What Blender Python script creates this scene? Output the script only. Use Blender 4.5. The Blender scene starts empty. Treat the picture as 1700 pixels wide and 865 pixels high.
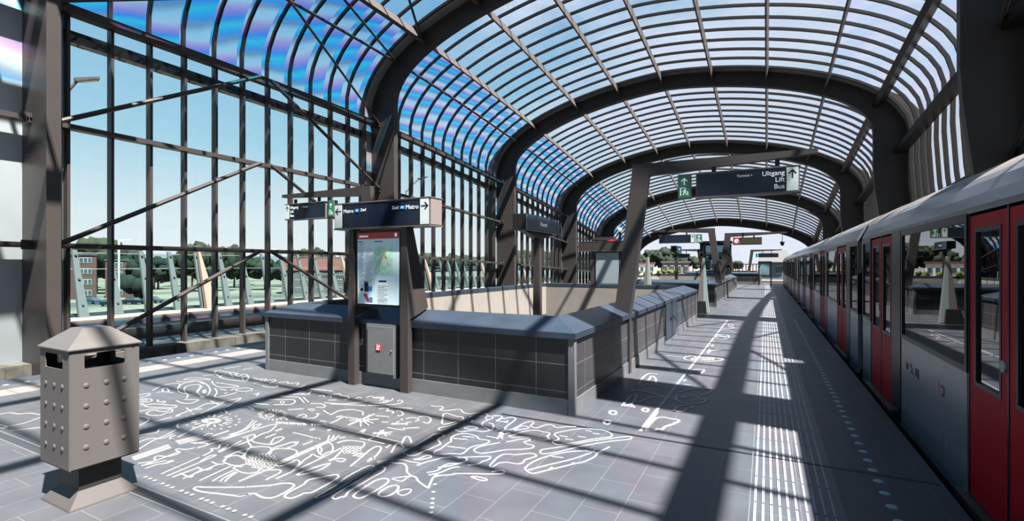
import bpy, math, random
import numpy as np
from mathutils import Vector, Matrix, noise

random.seed(7)
SC = bpy.context.scene
COL = SC.collection

# ------------------------------------------------------------------ camera
cam_d = bpy.data.cameras.new('camera')
cam = bpy.data.objects.new('camera', cam_d)
COL.objects.link(cam)
cam.location = (0, 0, 1.65)
cam.rotation_euler = (math.radians(90), 0, math.radians(27.54))
cam_d.sensor_width = 36
cam_d.lens = 810 / 1700 * 36
cam_d.shift_y = 7.5 / 1700
cam_d.clip_start = 0.05
cam_d.clip_end = 2000
SC.camera = cam

# ------------------------------------------------------------------ light and exposure
SC.view_settings.view_transform = 'Standard'
SC.view_settings.look = 'None'
SC.view_settings.exposure = 0.0
SC.view_settings.gamma = 1.0
SC.view_settings.use_curve_mapping = False
SUN_DIR = Vector((0.494, -0.19, 1.0)).normalized()
SUN_STRENGTH = 39.0
SKY_STRENGTH = 1.0
sd = bpy.data.lights.new('sun', 'SUN')
sd.energy = SUN_STRENGTH
sd.angle = math.radians(0.55)
sd.color = (1.0, 0.91, 0.82)
sun = bpy.data.objects.new('sun', sd)
COL.objects.link(sun)
sun.location = SUN_DIR * 60
sun.rotation_euler = SUN_DIR.to_track_quat('Z', 'Y').to_euler()
SC.cycles.max_bounces = 8
SC.cycles.transparent_max_bounces = 24
SC.cycles.diffuse_bounces = 3
SC.cycles.glossy_bounces = 3
SC.cycles.caustics_reflective = False
SC.cycles.caustics_refractive = False

def build_world():
    w = bpy.data.worlds.new('sky')
    SC.world = w
    w.use_nodes = True
    nt = w.node_tree
    nt.nodes.clear()
    N, L = nt.nodes.new, nt.links.new
    out = N('ShaderNodeOutputWorld')
    bg = N('ShaderNodeBackground')
    tc = N('ShaderNodeTexCoord')
    sep = N('ShaderNodeSeparateXYZ')
    L(tc.outputs['Generated'], sep.inputs[0])
    ramp = N('ShaderNodeValToRGB')
    r = ramp.color_ramp
    r.elements[0].position = 0.0
    r.elements[0].color = (0.90, 0.945, 0.95, 1)
    r.elements[1].position = 1.0
    r.elements[1].color = (0.08, 0.25, 0.62, 1)
    for p, c in ((0.08, (0.77, 0.89, 0.925, 1)), (0.22, (0.40, 0.68, 0.83, 1)), (0.45, (0.21, 0.47, 0.74, 1))):
        e = r.elements.new(p)
        e.color = c
    L(sep.outputs['Z'], ramp.inputs[0])
    # thin high cloud, thicker towards the south-east where the sun stands
    mp = N('ShaderNodeMapping')
    mp.inputs['Scale'].default_value = (2.2, 2.2, 5.0)
    L(tc.outputs['Generated'], mp.inputs[0])
    nz = N('ShaderNodeTexNoise')
    nz.inputs['Scale'].default_value = 1.6
    nz.inputs['Detail'].default_value = 7
    nz.inputs['Roughness'].default_value = 0.58
    L(mp.outputs[0], nz.inputs['Vector'])
    dot = N('ShaderNodeVectorMath')
    dot.operation = 'DOT_PRODUCT'
    dot.inputs[1].default_value = (0.62, 0.50, 0.10)
    L(tc.outputs['Generated'], dot.inputs[0])
    add = N('ShaderNodeMath')
    add.operation = 'MULTIPLY_ADD'
    add.inputs[1].default_value = 0.62
    L(dot.outputs['Value'], add.inputs[0])
    L(nz.outputs['Fac'], add.inputs[2])
    mr = N('ShaderNodeMapRange')
    mr.inputs['From Min'].default_value = 0.48
    mr.inputs['From Max'].default_value = 0.92
    mr.interpolation_type = 'SMOOTHSTEP'
    L(add.outputs[0], mr.inputs['Value'])
    mx = N('ShaderNodeMix')
    mx.data_type = 'RGBA'
    L(mr.outputs[0], mx.inputs['Factor'])
    L(ramp.outputs[0], mx.inputs[6])
    mx.inputs[7].default_value = (0.76, 0.82, 0.98, 1)
    L(mx.outputs[2], bg.inputs['Color'])
    bg.inputs['Strength'].default_value = SKY_STRENGTH
    L(bg.outputs[0], out.inputs[0])

build_world()

# ------------------------------------------------------------------ materials
MATS = {}
ALB = 0.365     # the exposure is set for the sky: sunlit paints are dark on that scale
FULL = {'white_sign_face', 'white_lettering', 'green_sign_face', 'blue_sign_face', 'red_sign_face', 'pale_blue_paper', 'map_green', 'map_orange', 'print_white', 'print_grey',
        'train_red', 'train_grey_paint', 'train_black_trim', 'green_grab_rail', 'navy_sign_face', 'pale_blue_grey_panel', 'teal_poster', 'faded_red_mark', 'amber_dark_display', 'blue_grey_glossy_face', 'pale_cyan_light_lens', 'grey_flashing_metal'}
def mat(name, col, rough=0.5, metal=0.0, var=0.0, vscale=3.0, spec=0.5, emit=None, estr=0.0, bump=0.0):
    """plain procedural material: colour broken up by a little noise"""
    if name in MATS:
        return MATS[name]
    if name not in FULL:
        col = tuple(c * ALB for c in col)
        spec *= 0.5
    m = bpy.data.materials.new(name)
    m.use_nodes = True
    nt = m.node_tree
    b = nt.nodes['Principled BSDF']
    b.inputs['Roughness'].default_value = rough
    b.inputs['Metallic'].default_value = metal
    b.inputs['Specular IOR Level'].default_value = spec
    b.inputs['Base Color'].default_value = (*col, 1)
    N, L = nt.nodes.new, nt.links.new
    if var > 0 or bump > 0:
        tc = N('ShaderNodeTexCoord')
        nz = N('ShaderNodeTexNoise')
        nz.inputs['Scale'].default_value = vscale
        nz.inputs['Detail'].default_value = 5
        L(tc.outputs['Object'], nz.inputs['Vector'])
        if var > 0:
            cr = N('ShaderNodeValToRGB')
            cr.color_ramp.elements[0].position = 0.3
            cr.color_ramp.elements[1].position = 0.7
            cr.color_ramp.elements[0].color = (*[c * (1 - var) for c in col], 1)
            cr.color_ramp.elements[1].color = (*[min(1, c * (1 + var)) for c in col], 1)
            L(nz.outputs['Fac'], cr.inputs[0])
            L(cr.outputs[0], b.inputs['Base Color'])
        if bump > 0:
            bp = N('ShaderNodeBump')
            bp.inputs['Strength'].default_value = bump
            bp.inputs['Distance'].default_value = 0.02
            L(nz.outputs['Fac'], bp.inputs['Height'])
            L(bp.outputs[0], b.inputs['Normal'])
    if emit:
        b.inputs['Emission Color'].default_value = (*emit, 1)
        b.inputs['Emission Strength'].default_value = estr
    MATS[name] = m
    return m

def glass_mat(name, tint, gloss=1.0, rough=0.02, base=0.02):
    """thin pane: clear with a fresnel reflection"""
    m = bpy.data.materials.new(name)
    m.use_nodes = True
    nt = m.node_tree
    nt.nodes.clear()
    N, L = nt.nodes.new, nt.links.new
    out = N('ShaderNodeOutputMaterial')
    tr = N('ShaderNodeBsdfTransparent')
    tr.inputs[0].default_value = (*tint, 1)
    gl = N('ShaderNodeBsdfGlossy')
    gl.inputs['Roughness'].default_value = rough
    mx = N('ShaderNodeMixShader')
    fr = N('ShaderNodeFresnel')
    fr.inputs['IOR'].default_value = 1.4
    mu = N('ShaderNodeMath')
    mu.operation = 'MULTIPLY'
    mu.inputs[1].default_value = gloss
    L(fr.outputs[0], mu.inputs[0])
    L(mu.outputs[0], mx.inputs[0])
    L(tr.outputs[0], mx.inputs[1])
    L(gl.outputs[0], mx.inputs[2])
    L(mx.outputs[0], out.inputs[0])
    MATS[name] = m
    return m, tr, nt

def iris_mat(name, amount, freq, slant, skew):
    """bent acrylic roof sheet: stress bands of cyan, blue, violet and clear that follow the bend"""
    m, tr, nt = glass_mat(name, (1, 1, 1), gloss=0.5, rough=0.03)
    N, L = nt.nodes.new, nt.links.new
    uv = N('ShaderNodeUVMap')
    sep = N('ShaderNodeSeparateXYZ')
    L(uv.outputs[0], sep.inputs[0])
    nz = N('ShaderNodeTexNoise')
    nz.inputs['Scale'].default_value = 0.45
    nz.inputs['Detail'].default_value = 1
    L(uv.outputs[0], nz.inputs['Vector'])
    def mth(op, a, b):
        n = N('ShaderNodeMath')
        n.operation = op
        for i, x in enumerate((a, b)):
            if isinstance(x, (int, float)):
                n.inputs[i].default_value = x
            else:
                L(x, n.inputs[i])
        return n.outputs[0]
    # uv.x runs along the bay in panes, uv.y is the arc length in metres
    fl = mth('FRACT', sep.outputs['X'], 0.0)
    ph = mth('MULTIPLY', sep.outputs['Y'], freq)
    ph = mth('ADD', ph, mth('MULTIPLY', fl, slant))
    ph = mth('ADD', ph, mth('MULTIPLY', sep.outputs['X'], skew))
    ph = mth('ADD', ph, mth('MULTIPLY', nz.outputs['Fac'], 0.4))
    fr = mth('FRACT', ph, 0.0)
    cr = N('ShaderNodeValToRGB')  # colours of polarised sky light in the stressed sheet, painted in as tint
    cols = [(0.0, (0.10, 0.85, 0.95)), (0.12, (0.10, 0.45, 1.0)), (0.22, (0.62, 0.40, 0.88)), (0.33, (1.0, 0.58, 0.88)), (0.45, (1.0, 0.95, 0.96)),
            (0.60, (0.78, 0.94, 1.0)), (0.73, (0.40, 0.50, 0.62)), (0.84, (0.12, 0.50, 0.98)), (0.93, (0.06, 0.72, 1.0)), (1.0, (0.10, 0.85, 0.95))]
    e = cr.color_ramp.elements
    e[0].position, e[0].color = cols[0][0], (*cols[0][1], 1)
    e[1].position, e[1].color = cols[-1][0], (*cols[-1][1], 1)
    for p, c in cols[1:-1]:
        k = e.new(p)
        k.color = (*c, 1)
    L(fr, cr.inputs[0])
    mx = N('ShaderNodeMix')
    mx.data_type = 'RGBA'
    mx.inputs['Factor'].default_value = amount
    mx.inputs[6].default_value = (0.93, 0.96, 1.0, 1)
    L(cr.outputs[0], mx.inputs[7])
    L(mx.outputs[2], tr.inputs[0])
    MATS[name] = m
    return m

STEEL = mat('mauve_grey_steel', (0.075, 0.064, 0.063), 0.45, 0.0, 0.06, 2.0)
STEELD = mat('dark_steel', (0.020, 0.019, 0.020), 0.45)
PURL = mat('pale_mauve_steel', (0.150, 0.128, 0.122), 0.5)
PANEL = mat('grey_flashing_metal', (0.31, 0.35, 0.375), 0.55, 0.92, 0.05, 1.5)
ZINC = mat('brushed_grey_metal', (0.25, 0.27, 0.285), 0.42, 0.15, 0.10, 4.0)
CAPM = mat('blue_grey_cap_metal', (0.095, 0.130, 0.185), 0.36, 0.55, 0.14, 3.0)
WHITE = mat('white_inlay', (0.47, 0.475, 0.48), 0.44, 0, 0.05, 6, spec=0.8)
CONC = mat('pale_concrete', (0.40, 0.37, 0.345), 0.8, 0, 0.07, 2.5, bump=0.1)
CONC2 = mat('grey_concrete', (0.150, 0.150, 0.145), 0.85, 0, 0.12, 1.5)
BLACK = mat('black_rubber', (0.012, 0.012, 0.014), 0.5)
SIGNN = mat('navy_sign_face', (0.005, 0.009, 0.020), 0.10, spec=0.22)
SIGNW = mat('white_sign_face', (0.30, 0.34, 0.34), 0.35, emit=(0.62, 0.70, 0.70), estr=0.25)
SIGNG = mat('green_sign_face', (0.003, 0.112, 0.049), 0.25)
SIGNT = mat('white_lettering', (0.45, 0.48, 0.48), 0.4, emit=(0.75, 0.80, 0.80), estr=0.35)
SIGNB = mat('blue_sign_face', (0.021, 0.154, 0.434), 0.3)
SIGNR = mat('red_sign_face', (0.350, 0.014, 0.017), 0.3)
SIGNK = mat('black_arrow', (0.01, 0.012, 0.014), 0.4)
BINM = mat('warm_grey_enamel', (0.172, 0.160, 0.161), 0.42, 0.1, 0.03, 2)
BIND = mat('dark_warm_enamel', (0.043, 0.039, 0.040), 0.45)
GLASS, _, _ = glass_mat('clear_glass', (0.93, 0.97, 0.98), 0.8)
GLASSG, _, _ = glass_mat('greenish_glass', (0.52, 0.74, 0.76), 0.8)
IRISL = iris_mat('stress_banded_glass', 0.96, 1.0, -0.35, 0.10)
IRISF = iris_mat('fine_banded_glass', 0.94, 2.1, -0.30, 0.05)
IRISR = iris_mat('faint_banded_glass', 0.14, 1.1, 0.3, 0.13)

# ------------------------------------------------------------------ mesh helpers
class MB:
    """collects geometry for ONE mesh object"""
    def __init__(self):
        self.v, self.f, self.uv, self.mi = [], [], {}, []
    def face(self, pts, uv=None, mi=0):
        n = len(self.v)
        self.v += [tuple(p) for p in pts]
        if uv:
            self.uv[len(self.f)] = uv
        self.f.append(tuple(range(n, n + len(pts))))
        self.mi.append(mi)
    def grid(self, rows, closed_u=False, closed_v=False, mi=0):
        n0 = len(self.v)
        nu, nv = len(rows), len(rows[0])
        for r in rows:
            self.v += [tuple(p) for p in r]
        for i in range(nu if closed_u else nu - 1):
            for j in range(nv if closed_v else nv - 1):
                a, b = i, (i + 1) % nu
                c, d = j, (j + 1) % nv
                self.f.append((n0 + a * nv + c, n0 + b * nv + c, n0 + b * nv + d, n0 + a * nv + d))
                self.mi.append(mi)
        return n0
    def hull8(self, p, mi=0):
        n = len(self.v)
        self.v += [tuple(q) for q in p]
        for q in ((0, 3, 2, 1), (4, 5, 6, 7), (0, 1, 5, 4), (1, 2, 6, 5), (2, 3, 7, 6), (3, 0, 4, 7)):
            self.f.append(tuple(n + i for i in q))
            self.mi.append(mi)
    def box(self, x0, x1, y0, y1, z0, z1, mi=0):
        self.hull8([(x0, y0, z0), (x1, y0, z0), (x1, y1, z0), (x0, y1, z0),
                    (x0, y0, z1), (x1, y0, z1), (x1, y1, z1), (x0, y1, z1)], mi)
    def frustum(self, a, z0, b, z1, mi=0):
        """a, b = (x0,x1,y0,y1) at z0 and z1"""
        self.hull8([(a[0], a[2], z0), (a[1], a[2], z0), (a[1], a[3], z0), (a[0], a[3], z0),
                    (b[0], b[2], z1), (b[1], b[2], z1), (b[1], b[3], z1), (b[0], b[3], z1)], mi)
    def beam(self, p, q, w, h, up=(0, 0, 1), w2=None, h2=None):
        p, q, up = Vector(p), Vector(q), Vector(up)
        d = (q - p).normalized()
        s = d.cross(up)
        if s.length < 1e-5:
            s = d.cross(Vector((1, 0, 0)))
        s.normalize()
        u = s.cross(d)
        pts = []
        for c, ww, hh in ((p, w, h), (q, w2 or w, h2 or h)):
            for a, b in ((-1, -1), (1, -1), (1, 1), (-1, 1)):
                pts.append(c + s * (a * ww / 2) + u * (b * hh / 2))
        self.hull8(pts)
    def tube(self, pts, r, n=10, cap=True):
        pts = [Vector(p) for p in pts]
        rows = []
        for i, p in enumerate(pts):
            d = (pts[min(i + 1, len(pts) - 1)] - pts[max(i - 1, 0)]).normalized()
            a = d.cross(Vector((0, 0, 1)))
            if a.length < 1e-4:
                a = Vector((1, 0, 0))
            a.normalize()
            b = d.cross(a)
            rr = r[i] if isinstance(r, (list, tuple)) else r
            rows.append([p + (a * math.cos(t) + b * math.sin(t)) * rr for t in [2 * math.pi * k / n for k in range(n)]])
        n0 = self.grid(rows, closed_v=True)
        if cap:
            self.f.append(tuple(n0 + k for k in range(n)))
            self.f.append(tuple(n0 + (len(pts) - 1) * n + k for k in reversed(range(n))))
            self.mi += [0, 0]
    def prism(self, poly, f0, f1, mi=0):
        """poly = 2D points, f0/f1 map a 2D point to the two end faces"""
        n = len(self.v)
        k = len(poly)
        self.v += [tuple(f0(p)) for p in poly] + [tuple(f1(p)) for p in poly]
        self.f.append(tuple(n + i for i in reversed(range(k))))
        self.f.append(tuple(n + k + i for i in range(k)))
        for i in range(k):
            j = (i + 1) % k
            self.f.append((n + i, n + j, n + k + j, n + k + i))
        self.mi += [mi] * (k + 2)
    def lathe(self, prof, c, n=16, sx=1, sy=1):
        rows = [[(c[0] + r * sx * math.cos(t), c[1] + r * sy * math.sin(t), c[2] + z) for t in [2 * math.pi * k / n for k in range(n)]] for r, z in prof]
        self.grid(rows, closed_v=True)
    def disc(self, c, rx, ry, n=14, ax='z', mi=0):
        pts = []
        for k in range(n):
            t = 2 * math.pi * k / n
            a, b = rx * math.cos(t), ry * math.sin(t)
            pts.append((c[0] + a, c[1] + b, c[2]) if ax == 'z' else ((c[0] + a, c[1], c[2] + b) if ax == 'y' else (c[0], c[1] + a, c[2] + b)))
        self.face(pts, mi=mi)
    def ico(self, c, r, sub=1, jitter=0.0, sz=1.0, seed=0):
        import bmesh
        bm = bmesh.new()
        bmesh.ops.create_icosphere(bm, subdivisions=sub, radius=1)
        n = len(self.v)
        for w in bm.verts:
            p = w.co
            k = 1 + jitter * noise.noise(p * 2.3 + Vector((seed * 3.7, seed * 1.3, seed)))
            self.v.append((c[0] + p.x * r * k, c[1] + p.y * r * k, c[2] + p.z * r * k * sz))
        for w in bm.faces:
            self.f.append(tuple(n + q.index for q in w.verts))
            self.mi.append(0)
        bm.free()

def label(o, lab=None, cat=None, group=None, kind=None):
    if lab: o['label'] = lab
    if cat: o['category'] = cat
    if group: o['group'] = group
    if kind: o['kind'] = kind
    return o

def empty(name, loc, lab=None, cat=None, group=None, kind=None, rz=0):
    o = bpy.data.objects.new(name, None)
    o.empty_display_size = 0.2
    o.location = loc
    o.rotation_euler = (0, 0, rz)
    COL.objects.link(o)
    return label(o, lab, cat, group, kind)

def obj(name, mb, m, parent=None, lab=None, cat=None, group=None, kind=None, smooth=False, local=False):
    """link a builder as one mesh object; vertices are world coordinates unless local"""
    me = bpy.data.meshes.new(name)
    vs = mb.v
    c = Vector((0, 0, 0))
    if not local:
        if parent is None:
            a = np.array(vs)
            c = Vector(((a[:, 0].min() + a[:, 0].max()) / 2, (a[:, 1].min() + a[:, 1].max()) / 2, a[:, 2].min()))
        else:
            c = Vector(parent.get('_w', parent.location))
        vs = [(v[0] - c.x, v[1] - c.y, v[2] - c.z) for v in vs]
    me.from_pydata(vs, [], mb.f)
    for mm in (m if isinstance(m, (list, tuple)) else [m]):
        me.materials.append(mm)
    if isinstance(m, (list, tuple)):
        me.polygons.foreach_set('material_index', mb.mi)
    if mb.uv:
        ul = me.uv_layers.new(name='UVMap')
        for fi, uvs in mb.uv.items():
            for li, q in zip(me.polygons[fi].loop_indices, uvs):
                ul.data[li].uv = q
    if smooth:
        me.polygons.foreach_set('use_smooth', [True] * len(me.polygons))
    me.update()
    o = bpy.data.objects.new(name, me)
    COL.objects.link(o)
    if parent is None:
        o.location = c
    else:
        o.parent = parent
        if parent.get('_w') is None and parent.parent is None:
            pass
    o['_w'] = list(c) if not local else [0, 0, 0]
    return label(o, lab, cat, group, kind)

def text(name, s, size, loc, rot, m, parent, align='LEFT'):
    """raised lettering as a mesh"""
    cu = bpy.data.curves.new(name, 'FONT')
    cu.body = s
    cu.size = size
    cu.extrude = 0.001
    cu.align_x = align
    cu.align_y = 'CENTER'
    tmp = bpy.data.objects.new(name + '_outline', cu)
    COL.objects.link(tmp)
    dg = bpy.context.evaluated_depsgraph_get()
    dg.update()
    me = bpy.data.meshes.new_from_object(tmp.evaluated_get(dg))
    bpy.data.objects.remove(tmp)
    bpy.data.curves.remove(cu)
    me.materials.clear()
    me.materials.append(m)
    me.name = name
    o = bpy.data.objects.new(name, me)
    COL.objects.link(o)
    base = Vector(parent.get('_w', parent.location))
    o.parent = parent
    o.location = Vector(loc) - base
    o.rotation_euler = rot
    return o

def copy_tree(o, parent=None, loc=None):
    c = o.copy()
    COL.objects.link(c)
    if parent is not None:
        c.parent = parent
    if loc is not None:
        c.location = loc
    for ch in list(o.children):
        copy_tree(ch, c)
    return c
ROT_S = (math.radians(90), 0, 0)                      # text read from the south (facing -Y)
ROT_E = (math.radians(90), 0, math.radians(90))       # text read from the east (facing +X)

# ================================================================== PLATFORM
PX0, PX1 = -9.70, 1.18            # platform edges
K1 = (-7.00, -1.86, 5.03, 15.60)   # first stairwell, outer faces
K2 = (-7.00, -1.74, 20.66, 35.2)   # second stairwell
YB, YE = -16.0, 50.5

def tile_mat(name, col, col2, mortar, w, h, msize, sx, off, axes, rough=0.42, spec=0.35, shift=(0, 0)):
    m = bpy.data.materials.new(name)
    m.use_nodes = True
    nt = m.node_tree
    b = nt.nodes['Principled BSDF']
    N, L = nt.nodes.new, nt.links.new
    g = N('ShaderNodeNewGeometry')
    sep = N('ShaderNodeSeparateXYZ')
    L(g.outputs['Position'], sep.inputs[0])
    cb = N('ShaderNodeCombineXYZ')
    for i, a in enumerate(axes):
        ad = N('ShaderNodeMath')
        ad.operation = 'ADD'
        ad.inputs[1].default_value = shift[i]
        L(sep.outputs[a], ad.inputs[0])
        L(ad.outputs[0], cb.inputs[i])
    br = N('ShaderNodeTexBrick')
    br.offset = off
    br.squash = 1
    br.inputs['Scale'].default_value = 1
    br.inputs['Brick Width'].default_value = w
    br.inputs['Row Height'].default_value = h
    br.inputs['Mortar Size'].default_value = msize
    br.inputs['Mortar Smooth'].default_value = 0.1
    br.inputs['Bias'].default_value = 0
    br.inputs['Color1'].default_value = (*col, 1)
    br.inputs['Color2'].default_value = (*col2, 1)
    br.inputs['Mortar'].default_value = (*mortar, 1)
    L(cb.outputs[0], br.inputs['Vector'])
    nz = N('ShaderNodeTexNoise')
    nz.inputs['Scale'].default_value = 2.5
    nz.inputs['Detail'].default_value = 8
    L(g.outputs['Position'], nz.inputs['Vector'])
    mr = N('ShaderNodeMapRange')
    mr.inputs['To Min'].default_value = 0.72
    mr.inputs['To Max'].default_value = 1.28
    L(nz.outputs['Fac'], mr.inputs['Value'])
    mu = N('ShaderNodeMix')
    mu.data_type = 'RGBA'
    mu.blend_type = 'MULTIPLY'
    mu.inputs['Factor'].default_value = 1
    L(br.outputs['Color'], mu.inputs[6])
    L(mr.outputs[0], mu.inputs[7])
    L(mu.outputs[2], b.inputs['Base Color'])
    mr2 = N('ShaderNodeMapRange')
    mr2.inputs['To Min'].default_value = rough - 0.08
    mr2.inputs['To Max'].default_value = rough + 0.10
    L(nz.outputs['Fac'], mr2.inputs['Value'])
    L(mr2.outputs[0], b.inputs['Roughness'])
    b.inputs['Specular IOR Level'].default_value = spec
    MATS[name] = m
    return m

FLOOR = tile_mat('slate_floor_tiles', (0.0375, 0.0395, 0.0460), (0.0420, 0.0442, 0.0515), (0.078, 0.079, 0.081), 0.465, 0.268, 0.0024, 1, 0.5, ('Y', 'X'), 0.42, spec=0.36, shift=(0.06, 0.33 + 0.268 * 60))
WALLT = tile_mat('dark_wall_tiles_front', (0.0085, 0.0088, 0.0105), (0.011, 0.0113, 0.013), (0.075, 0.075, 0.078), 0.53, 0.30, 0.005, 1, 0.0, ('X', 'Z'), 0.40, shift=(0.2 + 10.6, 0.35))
WALLS = tile_mat('dark_wall_tiles_side', (0.024, 0.0243, 0.0265), (0.029, 0.0293, 0.0315), (0.075, 0.075, 0.078), 0.62, 0.30, 0.005, 1, 0.0, ('Y', 'Z'), 0.42, shift=(0.15, 0.35))  # same tile as the front, colour lightened for its sunlit face
EDGET = tile_mat('platform_edge_slabs', (0.022, 0.0255, 0.036), (0.024, 0.0275, 0.038), (0.05, 0.05, 0.054), 2.79, 0.60, 0.006, 1, 0.0, ('Y', 'X'), 0.5, shift=(0.84, 0.14 + 6))

fl = MB()
def slab(mb, x0, x1, y0, y1):
    mb.box(x0, x1, y0, y1, -0.32, 0.0)
hx0, hx1 = -6.62, -2.22
slab(fl, PX0 + 0.42, hx0, YB, YE)
slab(fl, hx1, 0.46, YB, YE)
ys = [YB, K1[2] + 0.36, K1[3] - 0.30, K2[2] + 0.36, K2[3] - 0.30, YE]
for a, b in ((0, 1), (2, 3), (4, 5)):
    slab(fl, hx0, hx1, ys[a], ys[b])
obj('floor', fl, FLOOR, kind='structure')
ed = MB()
for x0, x1 in ((0.46, PX1), (PX0, PX0 + 0.42)):
    ed.box(x0, x1, YB, YE, -0.30, 0.0)
obj('floor_edge_slab', ed, EDGET, kind='structure')
# expansion joints across the platform
for nm, y, w, c in (('joint_strip', 4.735, 0.035, BLACK), ('joint_strip', 1.90, 0.075, mat('joint_rubber', (0.055, 0.063, 0.075), 0.6))):
    j = MB()
    j.box(PX0 + 0.1 if w > 0.05 else -2.6, PX1 - 0.02 if w < 0.05 else PX1 - 0.02, y - w / 2, y + w / 2, -0.02, 0.0022)
    jo = obj('floor_joint_strip', j, c, kind='structure')
    if w > 0.05:
        e = MB()
        for yy in (y - w / 2 - 0.006, y + w / 2 + 0.006):
            e.box(PX0 + 0.1, PX1 - 0.02, yy - 0.006, yy + 0.006, -0.02, 0.003)
        obj('joint_edging', e, ZINC, jo)
# platform flanks, track beds and rails
TB = -1.15
pf = MB()
pf.box(PX1 - 0.30, PX1 - 0.12, YB, YE, TB, -0.30)
pf.box(PX0 + 0.12, PX0 + 0.30, YB, YE, TB, -0.30)
obj('wall_platform_flank', pf, CONC2, kind='structure')
tb = MB()
tb.box(PX1 - 0.30, 6.6, YB, 70, TB - 0.3, TB)
tb.box(-18.2, PX0 + 0.30, YB, 70, TB - 0.3, TB)
BALL = mat('track_ballast', (0.10, 0.095, 0.09), 0.95, 0, 0.4, 14, bump=0.6)
obj('ground_track_bed', tb, BALL, kind='structure')
for x in (-11.9, -10.45, 1.85, 3.29):
    r = MB()
    r.box(x - 0.035, x + 0.035, YB, 70, TB + 0.12, TB + 0.16)
    r.box(x - 0.01, x + 0.01, YB, 70, TB + 0.02, TB + 0.12)
    r.box(x - 0.07, x + 0.07, YB, 70, TB - 0.005, TB + 0.02)
    label(obj('rail', r, mat('rail_steel', (0.22, 0.18, 0.15), 0.35, 0.8)),
          {-11.9: 'outer steel rail of the empty track beside the glass wall', -10.45: 'steel rail of the empty track nearest the platform edge',
           1.85: 'steel rail under the standing train beside the platform', 3.29: 'steel rail under the standing train beside the dark wall'}[x], 'rail')

# ================================================================== ROOF AND GLAZED WALLS
SS = 1.38                       # the hall is laid out in units of 1.38 m round eye level
def S(x, y, z):
    return (x * SS, y * SS, 1.65 + (z - 1.65) * SS)
AY = {k: 10.81 + 7.46 * (k - 1) for k in range(-1, 6)}
AY[0] = 3.275
DZ = {-1: 0.05, 0: 0.08, 1: 0.0, 2: -0.58, 3: -1.40, 4: -2.47, 5: -3.94}
def dz(y):
    t = (y - AY[1]) / 7.46 + 1
    t = max(-1.0, min(5.0, t))
    i = min(4, int(math.floor(t)))
    f = t - i
    p = [DZ[max(-1, min(5, i + q))] for q in (-1, 0, 1, 2)]
    if i == 4:
        p[3] = 2 * p[2] - p[1] - 0.45
    return 0.5 * (2 * p[1] + (p[2] - p[0]) * f + (2 * p[0] - 5 * p[1] + 4 * p[2] - p[3]) * f * f + (3 * p[1] - p[0] - 3 * p[2] + p[3]) * f ** 3)
XC, HW, ZS, RZ, RX, NN = -3.247, 6.125, 6.188, 2.39, 1.55, 2.2
ZB = 1.65 + (TB - 0.1 - 1.65) / SS
def base_profile(n=44):
    """inner face of the arch (no drop): left foot -> crown -> right foot; also the outward normal"""
    pts = []
    for z in (ZB, 1.2, 2.5, 3.8, 5.0, 5.8):
        pts.append((XC - HW, z))
    for i in range(n + 1):
        a = math.pi - math.pi * i / n
        ca, sa = math.cos(a), math.sin(a)
        pts.append((XC + math.copysign(abs(ca) ** (2 / RX) * HW, ca), ZS + RZ * abs(sa) ** (2 / NN)))
    for z in (5.8, 5.0, 4.4, 3.8, 2.5, 1.2, ZB):
        pts.append((XC + HW + max(0, 4.7 - z) * 0.115, z))
    P = np.array(pts)
    T = np.zeros_like(P)
    T[1:-1] = P[2:] - P[:-2]
    T[0] = P[1] - P[0]
    T[-1] = P[-1] - P[-2]
    T /= np.linalg.norm(T, axis=1)[:, None]
    Nn = np.stack([-T[:, 1], T[:, 0]], 1)
    return P, Nn
BP, BN = base_profile()
NP = len(BP)
ARC = np.concatenate([[0], np.cumsum(np.linalg.norm(np.diff(BP, axis=0), axis=1))]) * SS
def pt(i, off, y):
    """profile point i (may be fractional), offset outward, at y -> world"""
    a = int(math.floor(i))
    a = max(0, min(NP - 2, a))
    f = i - a
    p = BP[a] * (1 - f) + BP[a + 1] * f
    n = BN[a] * (1 - f) + BN[a + 1] * f
    if off > 0.05:                  # walls stand farther out from the ribs than the roof does
        off += 0.37 * (1 - max(0.0, n[1])) * min(1.0, off / 0.45)
    x, z = p + n * off
    # the drop of the roof: whole above the springing, fading to nothing at the foot
    k = min(1.0, max(0.0, (z - ZB) / (ZS - ZB)))
    return S(x, y, z + dz(y) * k)
def idx_x(x, lo=6, hi=50):
    """profile index where the roof reaches x"""
    for i in range(lo, hi):
        if BP[i][0] <= x <= BP[i + 1][0]:
            return i + (x - BP[i][0]) / (BP[i + 1][0] - BP[i][0])
    return hi
def idx_z(z, side):
    rng = range(0, 28) if side < 0 else range(NP - 2, 27, -1)
    for i in rng:
        a, b = BP[i][1], BP[i + 1][1]
        if min(a, b) <= z <= max(a, b) and abs(a - b) > 1e-9:
            return i + (z - a) / (b - a)
    return 0
I_EL, I_ER = idx_z(5.70, -1), idx_z(5.55, 1)
G_OFF = 0.48
PURX = [-8.20, -6.49, -4.88, -3.34, -1.70, -0.06, 1.55, 2.65]
I_PUR = [idx_x(x) for x in PURX]
def idxs(a, b, step=1.0):
    out = [a]
    i = math.floor(a) + 1
    while i < b - 1e-6:
        if i - out[-1] > 0.15:
            out.append(float(i))
        i += step
    if b - out[-1] < 0.15 and len(out) > 1:
        out.pop()
    out.append(b)
    return out

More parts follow.
